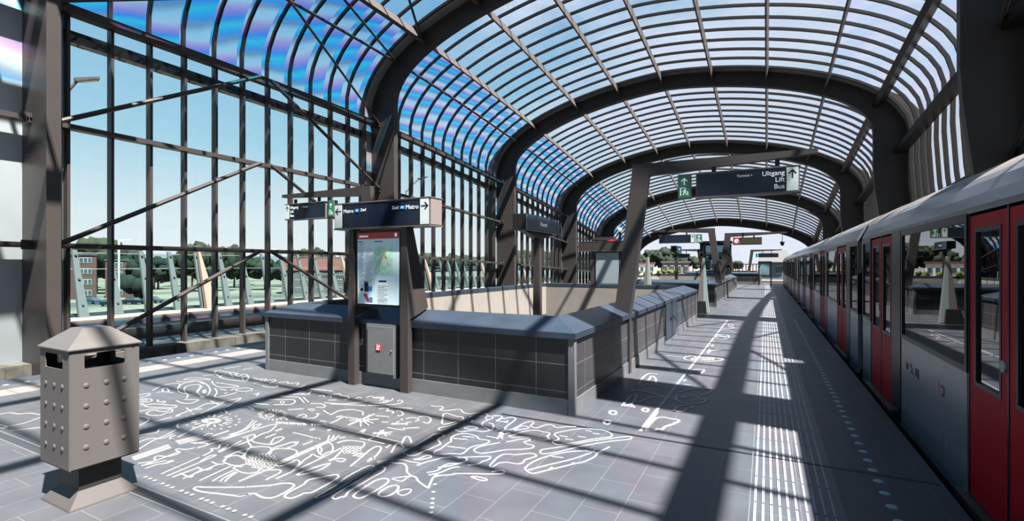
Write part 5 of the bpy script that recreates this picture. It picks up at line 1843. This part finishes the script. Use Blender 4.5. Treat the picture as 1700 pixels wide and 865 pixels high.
  (0, [-431,250,-435,260,-441,263,-437,267,-444,273,-440,276,-435,274,-429,263,-427,264,-436,288]),
  (1, [-427,204,-426,204,-426,204,-427,204,-428,204,-428,204,-428,205,-428,205]),
  (1, [-420,205,-420,204,-420,204,-421,204,-421,204,-422,204,-422,205,-421,205]),
  (1, [-414,205,-413,204,-413,204,-414,204,-415,204,-415,204,-415,205,-415,205]),
  (1, [-402,204,-402,204,-402,204,-403,204,-404,204,-404,204,-404,204,-403,205]),
  (1, [-396,204,-395,204,-395,204,-396,203,-397,204,-397,204,-397,204,-396,204]),
  (1, [-389,204,-389,204,-389,204,-389,203,-390,204,-391,204,-390,204,-390,204]),
  (1, [-377,204,-377,204,-377,204,-378,203,-378,204,-379,204,-378,204,-378,204]),
  (1, [-370,204,-370,204,-370,203,-371,203,-372,204,-372,204,-372,204,-371,204]),
  (1, [-364,204,-364,204,-364,204,-365,203,-365,204,-366,204,-365,204,-365,204]),
  (1, [-352,204,-352,203,-352,203,-352,203,-353,203,-353,204,-353,204,-353,204]),
  (1, [-346,204,-346,204,-346,203,-347,203,-347,204,-347,204,-347,204,-347,204]),
  (1, [-339,204,-339,203,-339,203,-340,203,-340,203,-341,204,-341,204,-340,204]),
  (1, [-328,204,-328,204,-328,203,-328,203,-329,203,-329,204,-329,204,-328,204]),
  (1, [-321,204,-321,203,-321,203,-322,203,-322,203,-323,204,-322,204,-322,204]),
  (1, [-315,204,-315,204,-315,203,-316,203,-316,203,-316,204,-316,204,-316,204]),
  (1, [-304,204,-303,203,-304,203,-304,203,-305,203,-305,203,-305,204,-304,204]),
  (1, [-298,204,-297,204,-298,203,-298,203,-299,203,-299,204,-299,204,-298,204]),
  (0, [-462,292,-464,309,-482,332]),
  (0, [-459,292,-462,310,-477,332]),
  (0, [-457,290,-455,297,-451,334,-436,318,-436,309,-429,289,-429,266]),
  (0, [-458,314,-466,322,-464,328,-459,320,-458,314]),
 ],
 'turtle': [
  (1, [-680,363,-706,378,-720,392,-721,404,-704,407,-677,399,-648,385,-627,369,-622,360,-642,366,-655,360]),
  (0, [-684,372,-699,384,-697,395,-683,393,-667,381,-653,371,-633,366,-621,361]),
  (0, [-684,372,-667,364,-651,359,-636,349]),
  (0, [-651,370,-670,385,-678,392]),
  (1, [-648,379,-642,375,-641,373,-644,374,-651,378,-657,382,-659,384,-655,383]),
  (0, [-715,350,-730,368,-733,382,-725,389]),
  (0, [-699,347,-694,353,-678,356]),
  (1, [-706,357,-716,366,-702,362,-691,357,-693,353]),
  (0, [-697,368,-701,374,-719,386]),
  (0, [-742,393,-721,398,-716,407,-690,401]),
  (1, [-745,405,-744,416,-728,421,-708,421,-723,412,-735,405]),
  (0, [-700,326,-706,333,-700,339,-691,333,-691,324]),
  (1, [-663,324,-659,320,-662,316,-670,314,-678,316,-682,320,-679,324,-671,326]),
  (1, [-668,321,-667,319,-667,318,-670,318,-674,318,-676,320,-675,322,-672,322]),
  (0, [-663,308,-654,311,-651,306]),
  (1, [-647,308,-644,316,-624,322,-611,324,-606,319,-620,313,-635,307]),
  (1, [-609,292,-617,300,-613,304,-607,303,-599,307,-602,314,-591,309,-593,304,-589,296,-598,291]),
  (0, [-626,291,-625,300,-622,306,-604,315]),
  (0, [-607,283,-595,284,-583,282,-574,273,-570,266]),
  (0, [-660,327,-657,328,-651,324,-645,325,-647,328,-640,327,-637,322]),
  (1, [-710,437,-719,446,-705,451,-683,451,-685,461,-668,452,-655,439,-671,434,-692,433]),
  (0, [-747,450,-761,463,-737,463,-711,465,-711,455]),
  (0, [-690,451,-700,467,-676,458,-659,443]),
  (2, [-737,444,-744,431]),
  (2, [-730,463,-694,445]),
  (2, [-713,461,-691,451]),
  (2, [-747,450,-711,437]),
  (2, [-686,453,-663,441]),
  (0, [-697,417,-678,407,-656,401,-643,405,-634,415,-662,416,-684,414]),
  (0, [-653,394,-630,383,-609,368,-605,380,-607,395]),
  (1, [-623,404,-620,414,-603,414,-602,404,-613,400]),
  (2, [-624,398,-629,406]),
  (2, [-641,394,-629,395]),
  (2, [-617,384,-616,388]),
  (0, [-636,337,-619,334,-608,337,-610,345,-616,351,-632,344]),
  (2, [-765,477,-760,501]),
  (2, [-732,486,-729,500]),
 ],
 'sun': [
  (1, [-512,315,-509,310,-513,306,-521,304,-529,306,-532,311,-528,315,-520,317]),
  (1, [-516,313,-515,311,-517,308,-521,308,-525,308,-526,311,-524,313,-520,314]),
  (1, [-513,314,-512,313,-512,313,-514,313,-515,313,-516,314,-516,315,-515,315]),
  (1, [-511,311,-510,310,-511,310,-512,310,-513,310,-514,311,-514,312,-513,312]),
  (1, [-514,308,-513,307,-513,306,-514,306,-516,307,-517,308,-517,308,-516,308]),
  (1, [-520,306,-519,305,-519,305,-521,305,-522,305,-523,306,-523,307,-522,307]),
  (1, [-526,308,-525,307,-525,306,-526,306,-528,307,-529,308,-529,308,-527,308]),
  (1, [-528,311,-527,310,-527,310,-528,309,-530,310,-531,311,-531,311,-530,311]),
  (1, [-525,314,-524,313,-524,313,-525,313,-527,313,-528,314,-528,315,-527,315]),
  (1, [-519,316,-518,315,-518,314,-519,314,-521,315,-522,316,-522,316,-520,316]),
  (2, [-507,318,-500,321]),
  (2, [-503,314,-495,316]),
  (2, [-502,311,-493,311]),
  (2, [-502,307,-494,306]),
  (2, [-505,304,-498,301]),
  (2, [-510,302,-505,297]),
  (2, [-516,300,-514,295]),
  (2, [-522,300,-524,295]),
  (2, [-529,301,-533,297]),
  (2, [-534,303,-541,300]),
  (2, [-538,307,-547,305]),
  (2, [-540,310,-550,310]),
  (2, [-540,314,-549,316]),
  (2, [-537,318,-545,321]),
  (2, [-532,320,-538,325]),
  (2, [-526,321,-528,327]),
  (2, [-519,321,-518,327]),
  (2, [-512,320,-508,325]),
  (1, [-489,321,-488,321,-488,320,-489,320,-491,321,-491,321,-491,322,-490,322]),
  (1, [-483,314,-483,314,-483,313,-484,313,-485,313,-486,314,-485,315,-484,315]),
  (1, [-482,307,-482,306,-482,306,-483,306,-484,306,-484,307,-484,307,-483,307]),
  (1, [-486,300,-485,300,-485,299,-486,299,-487,299,-488,300,-487,300,-487,301]),
  (1, [-493,295,-492,294,-492,294,-493,294,-494,294,-495,295,-495,295,-494,295]),
  (1, [-503,291,-502,291,-502,290,-503,290,-504,290,-505,291,-505,291,-504,292]),
  (1, [-515,290,-514,289,-515,289,-515,289,-517,289,-517,290,-517,290,-516,290]),
  (1, [-528,291,-527,290,-528,290,-529,290,-530,290,-530,291,-530,291,-529,291]),
  (1, [-541,295,-540,294,-540,293,-541,293,-542,294,-543,294,-543,295,-542,295]),
  (1, [-551,300,-550,300,-550,299,-551,299,-553,299,-553,300,-553,301,-552,301]),
  (1, [-558,307,-557,307,-557,306,-558,306,-560,307,-560,307,-560,308,-559,308]),
  (1, [-560,315,-559,315,-560,314,-561,314,-562,314,-563,315,-563,316,-562,316]),
  (1, [-558,323,-557,322,-557,322,-558,322,-559,322,-560,323,-560,323,-559,323]),
  (1, [-550,329,-549,328,-549,328,-550,328,-552,328,-552,329,-552,329,-551,330]),
  (1, [-538,333,-538,332,-538,332,-539,331,-540,332,-541,333,-541,333,-540,333]),
  (1, [-525,334,-524,333,-524,333,-525,333,-526,333,-527,334,-527,334,-526,334]),
  (1, [-511,332,-510,331,-510,331,-511,331,-512,331,-513,332,-513,332,-512,333]),
  (1, [-498,328,-498,327,-498,326,-499,326,-500,327,-501,328,-500,328,-499,328]),
  (0, [-572,303,-577,316,-581,331,-589,345,-581,354,-577,380,-566,366,-555,349,-549,342,-533,335]),
  (2, [-571,281,-571,298]),
  (2, [-569,301,-570,306]),
  (2, [-581,323,-572,331]),
  (2, [-597,355,-571,350]),
  (2, [-552,314,-577,360]),
  (2, [-473,283,-474,300]),
  (0, [-526,281,-536,285,-544,293,-543,299]),
  (0, [-507,281,-512,291,-511,306]),
  (0, [-547,358,-539,362,-517,356]),
  (2, [-546,356,-536,361]),
  (2, [-593,325,-573,319]),
 ],
 'village': [
  (0, [-666,458,-649,456,-640,461,-632,450,-630,465,-620,460,-613,446,-596,445,-587,437,-594,431,-609,432]),
  (0, [-654,449,-643,455,-632,444,-634,436]),
  (0, [-607,456,-599,464,-590,458,-581,467,-572,458]),
  (0, [-547,422,-556,435,-555,444,-560,458,-562,463]),
  (0, [-535,422,-531,430,-519,431,-527,444]),
  (0, [-556,453,-544,447,-540,437,-544,432]),
  (2, [-516,416,-491,403]),
  (2, [-511,418,-488,407]),
  (2, [-538,418,-516,432]),
  (0, [-498,431,-498,437,-490,432]),
  (0, [-490,437,-488,441,-481,434]),
  (0, [-490,446,-485,451,-476,447,-466,447,-457,441,-457,433]),
  (0, [-449,445,-450,450,-445,450]),
  (0, [-441,454,-440,461,-427,457,-425,466,-418,459,-418,451]),
  (2, [-474,424,-465,429]),
  (0, [-470,414,-447,420,-434,432,-429,443]),
  (0, [-458,413,-438,420,-416,428]),
  (0, [-420,437,-410,442,-407,451,-405,460,-409,466]),
  (1, [-535,452,-535,451,-535,451,-535,451,-536,451,-537,452,-537,452,-536,452]),
  (1, [-413,430,-413,429,-413,429,-413,429,-414,429,-414,430,-414,430,-413,430]),
  (1, [-533,452,-533,451,-533,451,-533,451,-534,451,-534,452,-534,452,-534,452]),
  (1, [-412,430,-411,430,-411,429,-412,429,-412,430,-413,430,-413,431,-412,431]),
  (1, [-531,452,-530,452,-530,451,-531,451,-532,452,-532,452,-532,453,-532,453]),
  (1, [-411,431,-410,430,-410,430,-411,430,-411,430,-412,431,-411,431,-411,431]),
  (1, [-529,452,-528,452,-528,452,-529,452,-529,452,-530,453,-530,453,-529,453]),
  (1, [-409,431,-409,431,-409,430,-409,430,-410,431,-410,431,-410,432,-410,432]),
  (1, [-526,453,-526,452,-526,452,-526,452,-527,452,-528,453,-528,453,-527,453]),
  (1, [-408,432,-408,431,-408,431,-408,431,-409,431,-409,432,-409,432,-409,432]),
  (1, [-524,453,-524,452,-524,452,-524,452,-525,453,-525,453,-525,454,-525,454]),
  (1, [-407,432,-407,432,-407,431,-407,431,-408,432,-408,432,-408,433,-408,433]),
  (1, [-522,453,-522,453,-522,452,-522,453,-523,453,-523,454,-523,454,-523,454]),
  (1, [-406,433,-405,432,-406,432,-406,432,-406,432,-407,433,-407,433,-406,433]),
  (1, [-520,454,-519,453,-519,453,-520,453,-521,453,-521,454,-521,454,-521,454]),
  (1, [-405,433,-404,433,-404,432,-405,432,-405,433,-406,433,-406,434,-405,433]),
  (1, [-518,454,-517,453,-517,453,-518,453,-518,454,-519,454,-519,455,-518,454]),
  (1, [-403,434,-403,433,-403,433,-404,433,-404,433,-404,434,-404,434,-404,434]),
  (1, [-515,454,-515,454,-515,453,-515,453,-516,454,-517,454,-517,455,-516,455]),
  (1, [-402,434,-402,433,-402,433,-402,433,-403,434,-403,434,-403,434,-403,434]),
  (1, [-513,455,-513,454,-513,454,-513,454,-514,454,-515,455,-515,455,-514,455]),
  (1, [-401,434,-401,434,-401,434,-401,434,-402,434,-402,435,-402,435,-402,435]),
  (1, [-511,455,-511,454,-511,454,-511,454,-512,454,-512,455,-512,455,-512,455]),
  (1, [-400,435,-400,434,-400,434,-400,434,-401,435,-401,435,-401,435,-400,435]),
  (1, [-509,455,-508,455,-508,454,-509,454,-510,455,-510,455,-510,456,-510,456]),
  (1, [-399,435,-398,435,-399,435,-399,435,-399,435,-400,436,-400,436,-399,436]),
  (1, [-507,455,-506,455,-506,454,-507,455,-508,455,-508,456,-508,456,-507,456]),
  (1, [-398,436,-397,435,-397,435,-398,435,-398,436,-399,436,-399,436,-398,436]),
  (1, [-505,456,-504,455,-504,455,-505,455,-505,455,-506,456,-506,456,-505,456]),
  (1, [-396,436,-396,436,-396,436,-397,436,-397,436,-397,436,-397,437,-397,437]),
  (1, [-502,456,-502,455,-502,455,-503,455,-503,456,-504,456,-504,457,-503,456]),
  (1, [-395,437,-395,436,-395,436,-395,436,-396,436,-396,437,-396,437,-396,437]),
  (0, [-577,398,-578,406,-569,396]),
  (0, [-539,391,-534,396,-525,398,-517,405,-504,401,-498,391,-506,385,-515,380]),
  (0, [-556,395,-542,408,-516,416]),
  (0, [-480,403,-471,408,-458,405,-454,398,-462,396]),
  (1, [-512,392,-510,389,-510,388,-513,388,-516,390,-518,392,-518,394,-515,394]),
  (1, [-540,373,-540,373,-540,372,-540,372,-541,373,-541,373,-541,373,-541,373]),
  (1, [-538,373,-538,373,-538,373,-538,373,-539,373,-539,373,-539,374,-539,374]),
  (1, [-536,374,-536,373,-536,373,-536,373,-537,373,-537,374,-537,374,-537,374]),
  (1, [-534,374,-534,374,-534,373,-534,373,-535,374,-535,374,-535,374,-535,374]),
  (1, [-532,374,-532,374,-532,374,-532,374,-533,374,-533,374,-533,375,-533,375]),
  (1, [-530,375,-530,374,-530,374,-530,374,-531,374,-531,375,-531,375,-531,375]),
  (1, [-528,375,-528,375,-528,374,-528,374,-529,375,-529,375,-529,375,-529,375]),
  (1, [-526,375,-526,375,-526,375,-526,375,-527,375,-527,375,-527,376,-527,376]),
  (1, [-524,376,-524,375,-524,375,-524,375,-525,375,-525,376,-525,376,-525,376]),
  (1, [-522,376,-522,375,-522,375,-522,375,-523,376,-523,376,-523,376,-523,376]),
  (1, [-520,376,-520,376,-520,376,-520,376,-521,376,-521,376,-521,377,-521,377]),
  (2, [-470,359,-466,361]),
  (2, [-467,356,-462,356]),
  (2, [-465,352,-459,352]),
  (2, [-464,349,-459,348]),
  (2, [-465,346,-460,344]),
  (2, [-468,344,-464,341]),
  (2, [-472,343,-469,340]),
  (2, [-477,343,-475,339]),
  (2, [-482,344,-482,340]),
  (2, [-487,345,-488,342]),
  (2, [-491,348,-495,346]),
  (2, [-495,351,-500,350]),
  (2, [-497,355,-503,355]),
  (2, [-497,358,-504,360]),
  (2, [-496,361,-502,364]),
  (2, [-493,363,-498,367]),
  (2, [-490,364,-493,368]),
  (2, [-485,364,-486,369]),
  (2, [-479,364,-479,367]),
  (2, [-474,362,-472,365]),
  (1, [-482,360,-481,358,-482,356,-486,355,-490,356,-491,358,-489,361,-485,361]),
  (1, [-487,350,-480,353,-476,351,-478,345]),
  (2, [-482,374,-470,385]),
  (0, [-450,359,-453,370,-443,367,-445,363]),
  (0, [-449,358,-439,362,-432,366,-435,375,-441,378,-438,380]),
  (0, [-445,391,-426,384,-428,398,-423,405,-417,408,-401,407,-393,399]),
  (0, [-402,362,-403,372,-406,384,-400,383]),
  (1, [-456,388,-455,386,-456,384,-459,384,-462,385,-463,387,-461,389,-458,389]),
  (1, [-454,351,-452,350,-452,349,-453,349,-455,350,-457,351,-457,352,-455,352]),
  (2, [-381,385,-381,366]),
  (2, [-381,385,-392,379]),
  (2, [-382,388,-384,408]),
  (2, [-379,386,-367,396]),
  (2, [-377,383,-362,376]),
  (2, [-379,382,-367,370]),
  (2, [-380,387,-386,403]),
  (2, [-387,386,-402,384]),
  (2, [-382,382,-383,371]),
  (2, [-377,385,-363,383]),
  (1, [-378,385,-376,382,-377,380,-380,380,-383,382,-385,385,-384,387,-381,387]),
  (1, [-376,390,-373,386,-373,383,-376,384,-380,387,-383,391,-383,394,-380,393]),
  (0, [-403,355,-377,354,-356,354,-356,360,-356,365,-351,357]),
  (0, [-378,403,-367,406,-361,405]),
  (2, [-456,339,-450,336]),
  (2, [-453,340,-448,337]),
  (2, [-451,341,-446,338]),
  (2, [-449,342,-443,339]),
  (2, [-446,342,-441,340]),
  (2, [-444,343,-439,340]),
  (2, [-441,344,-436,341]),
  (2, [-439,345,-434,342]),
  (2, [-437,346,-432,343]),
  (2, [-434,346,-429,344]),
  (2, [-432,347,-427,344]),
  (2, [-429,348,-425,345]),
  (2, [-427,349,-422,346]),
  (2, [-425,349,-420,347]),
  (2, [-417,352,-413,349]),
  (2, [-414,353,-411,351]),
  (2, [-412,354,-408,352]),
  (2, [-410,355,-406,353]),
  (2, [-408,357,-404,354]),
  (2, [-405,358,-401,355]),
  (2, [-431,320,-431,327]),
  (2, [-403,337,-402,342]),
  (2, [-386,344,-386,349]),
  (2, [-417,362,-410,364]),
  (2, [-413,380,-410,386]),
 ],
 'mill': [
  (0, [-414,453,-409,457,-405,451,-409,444,-414,438]),
  (0, [-431,456,-430,462,-422,460,-417,455]),
  (0, [-397,441,-390,447,-387,455,-390,462,-397,464,-395,459]),
  (0, [-393,424,-390,430,-383,429,-380,422,-377,425,-371,424,-368,418]),
  (0, [-370,427,-368,430,-361,427,-355,421,-355,415,-358,416]),
  (0, [-342,410,-340,417,-332,417,-327,412,-329,409]),
  (0, [-334,420,-331,427,-321,425,-314,416,-313,409,-320,411]),
  (1, [-387,436,-387,435,-387,435,-388,435,-388,435,-388,436,-388,436,-388,436]),
  (1, [-386,436,-386,436,-386,435,-386,435,-387,436,-387,436,-387,437,-387,437]),
  (1, [-385,437,-384,436,-384,436,-385,436,-385,436,-386,437,-386,437,-385,437]),
  (1, [-383,437,-383,436,-383,436,-383,436,-384,437,-384,437,-384,437,-384,437]),
  (1, [-382,437,-382,437,-382,436,-382,437,-383,437,-383,437,-383,438,-382,438]),
  (1, [-381,438,-380,437,-380,437,-381,437,-381,437,-381,438,-381,438,-381,438]),
  (1, [-379,438,-379,438,-379,437,-379,437,-380,438,-380,438,-380,439,-380,438]),
  (1, [-378,438,-378,438,-378,438,-378,438,-378,438,-379,439,-379,439,-378,439]),
  (1, [-376,439,-376,438,-376,438,-377,438,-377,439,-377,439,-377,439,-377,439]),
  (1, [-375,439,-375,439,-375,438,-375,439,-376,439,-376,439,-376,440,-376,440]),
  (1, [-374,440,-373,439,-373,439,-374,439,-374,439,-375,440,-375,440,-374,440]),
  (1, [-372,440,-372,440,-372,439,-372,439,-373,440,-373,440,-373,440,-373,440]),
  (1, [-371,440,-371,440,-371,440,-371,440,-372,440,-372,441,-372,441,-371,441]),
  (1, [-370,441,-369,440,-369,440,-370,440,-370,440,-371,441,-370,441,-370,441]),
  (1, [-368,441,-368,441,-368,440,-368,440,-369,441,-369,441,-369,442,-369,442]),
  (1, [-367,442,-367,441,-367,441,-367,441,-368,441,-368,442,-368,442,-367,442]),
  (1, [-366,442,-365,441,-365,441,-366,441,-366,442,-366,442,-366,442,-366,442]),
  (1, [-364,442,-364,442,-364,442,-364,442,-365,442,-365,443,-365,443,-365,443]),
  (1, [-363,443,-363,442,-363,442,-363,442,-363,442,-364,443,-364,443,-363,443]),
  (1, [-361,443,-361,443,-361,442,-362,442,-362,443,-362,443,-362,444,-362,444]),
  (2, [-343,389,-345,393]),
  (2, [-341,390,-343,394]),
  (2, [-340,391,-342,395]),
  (2, [-338,392,-340,395]),
  (2, [-336,393,-338,396]),
  (2, [-334,394,-336,397]),
  (2, [-333,395,-335,398]),
  (2, [-331,396,-333,399]),
  (2, [-329,396,-331,400]),
  (0, [-341,380,-331,380,-320,382]),
  (2, [-325,385,-312,395]),
  (2, [-358,391,-351,393]),
  (2, [-344,397,-343,401]),
  (2, [-335,402,-330,405]),
  (2, [-304,337,-305,345]),
  (1, [-344,407,-342,405,-342,404,-344,405,-345,406,-346,408,-346,409,-345,408]),
  (2, [-383,354,-356,354,-356,364,-351,355,-327,355,-300,354]),
  (2, [-341,359,-327,372]),
  (2, [-332,356,-339,373]),
  (2, [-341,370,-324,360]),
  (2, [-332,344,-334,355]),
  (2, [-342,344,-312,344]),
  (2, [-342,362,-324,366]),
  (1, [-331,367,-330,365,-332,363,-334,362,-337,364,-338,366,-336,368,-333,368]),
 ],
 'pathway': [
  (2, [-111,488,-103,1586]),
  (2, [-107,496,-109,563]),
  (1, [-107,494,-107,515,-105,538,-98,544,-91,542,-85,543,-82,539,-85,527,-89,519,-92,511,-93,502,-97,503,-99,496,-104,495]),
  (1, [-119,564,-119,558,-120,555,-123,556,-125,561,-125,566,-124,569,-121,568]),
  (1, [-149,537,-148,531,-150,528,-153,529,-155,533,-156,539,-154,542,-151,541]),
  (1, [-145,501,-145,496,-146,493,-149,494,-151,498,-152,503,-150,506,-147,505]),
  (0, [-156,677,-160,714,-159,751,-151,755,-145,752]),
  (0, [-156,688,-150,708,-151,730,-150,741,-141,718,-138,699,-133,687]),
  (0, [-159,670,-152,671,-144,683,-121,680,-97,682,-72,700]),
  (0, [-157,632,-151,644,-132,640,-112,628,-99,635]),
  (0, [-150,567,-151,603,-149,627,-145,615,-142,587,-142,577,-150,567]),
  (0, [-151,567,-142,568,-136,567,-143,581,-135,595,-126,621,-111,626,-96,619]),
  (0, [-100,643,-98,623,-87,610,-76,614,-67,627,-66,643,-71,636,-77,651]),
  (0, [-99,662,-89,682,-75,689,-67,703,-64,685,-69,664,-76,656]),
  (0, [-97,640,-89,636,-94,646,-84,640]),
  (1, [-92,572,-91,595,-77,605,-77,594,-82,588,-82,577,-91,573]),
  (1, [-125,795,-125,788,-127,784,-129,785,-132,792,-132,800,-130,804,-127,802]),
  (1, [-101,815,-87,819,-89,794,-103,789]),
  (2, [-101,706,-92,705]),
  (2, [-103,762,-98,770]),
  (2, [-103,738,-104,726]),
  (1, [-109,916,-110,900,-116,890,-124,893,-129,906,-128,923,-122,933,-114,930]),
  (1, [-67,926,-73,909,-90,894,-107,891,-116,900,-111,918,-94,933,-75,936]),
  (1, [-82,925,-85,915,-94,907,-103,906,-108,912,-105,922,-96,930,-86,931]),
  (2, [-163,919,-128,913]),
  (2, [-106,921,-80,909]),
  (2, [-101,903,-84,933]),
  (2, [-77,928,-65,922]),
  (0, [-98,981,-97,1033,-76,1033,-93,1014,-97,972]),
  (0, [-103,1075,-97,1085,-98,1061]),
  (1, [-76,1226,-78,1196,-87,1180,-98,1186,-104,1211,-102,1242,-93,1260,-82,1253]),
  (2, [-103,1251,-76,1192]),
  (2, [-103,1206,-77,1234]),
  (2, [-118,1292,-88,1291]),
  (0, [-93,1435,-75,1405,-97,1363,-75,1332]),
  (0, [-110,1386,-97,1374,-103,1345]),
  (1, [-81,1462,-82,1444,-85,1435,-89,1440,-92,1456,-92,1474,-88,1483,-83,1478]),
  (2, [-107,1135,-98,1127]),
 ],
 'wave': [
  (0, [-750,216,-749,223,-734,226,-726,233,-711,236,-687,244]),
  (0, [-687,193,-686,204,-686,215,-695,231,-715,258]),
  (0, [-666,199,-654,217,-642,234]),
  (0, [-702,202,-686,203,-681,198]),
 ],
}

# ================================================================== WHITE LINE DRAWINGS INLAID IN THE FLOOR
def stroke(mb, fl_, q, w, dz_=0.0):
    P = [Vector((q[i] / 100, q[i + 1] / 100)) for i in range(0, len(q), 2)]
    closed = fl_ == 1
    ext = max(max(p.x for p in P) - min(p.x for p in P), max(p.y for p in P) - min(p.y for p in P))
    if closed and ext < 0.13:
        w = min(w, max(0.007, ext * 0.12))
    if closed and ext < 0.03:                      # a dot: filled
        zd = 0.0035 + dz_
        mb.f.append(tuple(range(len(mb.v), len(mb.v) + len(P)))); mb.mi.append(0)
        c_ = sum(P, Vector((0, 0))) / len(P)
        R_ = max(0.016, ext * 0.5)
        mb.v += [(c_.x + R_ * math.cos(t * 2 * math.pi / len(P)), c_.y + R_ * math.sin(t * 2 * math.pi / len(P)), zd) for t in range(len(P))]
        return
    if fl_ != 2 and len(P) > 2:
        n = len(P)
        out = []
        for i in range(n if closed else n - 1):
            if closed:
                a, b, c, d = P[i - 1], P[i], P[(i + 1) % n], P[(i + 2) % n]
            else:
                a, b, c, d = P[max(0, i - 1)], P[i], P[i + 1], P[min(n - 1, i + 2)]
            k = 3 if (c - b).length < 0.12 else 5
            for s in range(k):
                t = s / k
                out.append(0.5 * (2 * b + (c - a) * t + (2 * a - 5 * b + 4 * c - d) * t * t + (3 * b - a - 3 * c + d) * t ** 3))
        if not closed:
            out.append(P[-1])
        P = out
    n = len(P)
    L1, R1 = [], []
    for i in range(n):
        if closed:
            d = P[(i + 1) % n] - P[i - 1]
        else:
            d = P[min(n - 1, i + 1)] - P[max(0, i - 1)]
        if d.length < 1e-6:
            d = Vector((1, 0))
        d.normalize()
        nn = Vector((-d.y, d.x)) * w / 2
        L1.append(P[i] + nn); R1.append(P[i] - nn)
    zz = 0.0035 + dz_
    rows = [[(a.x, a.y, zz), (b.x, b.y, zz), (b.x, b.y, 0.001), (a.x, a.y, 0.001)] for a, b in zip(L1, R1)]
    n0 = mb.grid(rows, closed_u=closed, closed_v=True)
    if not closed:
        mb.f += [(n0, n0 + 1, n0 + 2, n0 + 3), tuple(n0 + (n - 1) * 4 + k for k in (3, 2, 1, 0))]
        mb.mi += [0, 0]
LABS = {'leaf': 'white floor drawing of rounded blobs and leaves before the parapet corner', 'seed': 'white floor drawing of a long pod and speckled seed nearest the walkway joint',
        'bird': 'white floor drawing of a flying bird with spread wings and dotted trail', 'rings': 'white floor drawing of loops, rings and a long blade at the near edge',
        'flower': 'white floor drawing of big daisy flowers with honeycomb centres', 'reeds': 'white floor drawing of reed lines and dot rows just right of the litter bin',
        'turtle': 'white floor drawing of an eye shaped fish and turtle near the warning band', 'sun': 'white floor drawing of a radiating dandelion head behind the bin',
        'village': 'white floor drawing of clouds, wreath and spiky plant under the fire hose cabinet', 'mill': 'white floor drawing of small windmill, waves and clouds left of the bird',
        'pathway': 'white floor drawing with a long straight spine line along the walkway', 'wave': 'white floor drawing of wavy lines left of the litter bin'}
for k_, ss in ART.items():
    mb = MB()
    w = {'flower': 0.015, 'village': 0.016, 'turtle': 0.016, 'sun': 0.016, 'mill': 0.017, 'pathway': 0.032, 'wave': 0.017, 'reeds': 0.015}.get(k_, 0.018)
    for n_, (f_, q) in enumerate(ss):
        stroke(mb, f_, q, 0.034 if (k_ == 'pathway' and n_ == 0) else w, n_ * 4e-5)
    label(obj('floor_drawing', mb, WHITE), LABS[k_], 'floor drawing', 'white line drawings inlaid in the platform floor')

for o in bpy.data.objects:
    if '_w' in o:
        del o['_w']
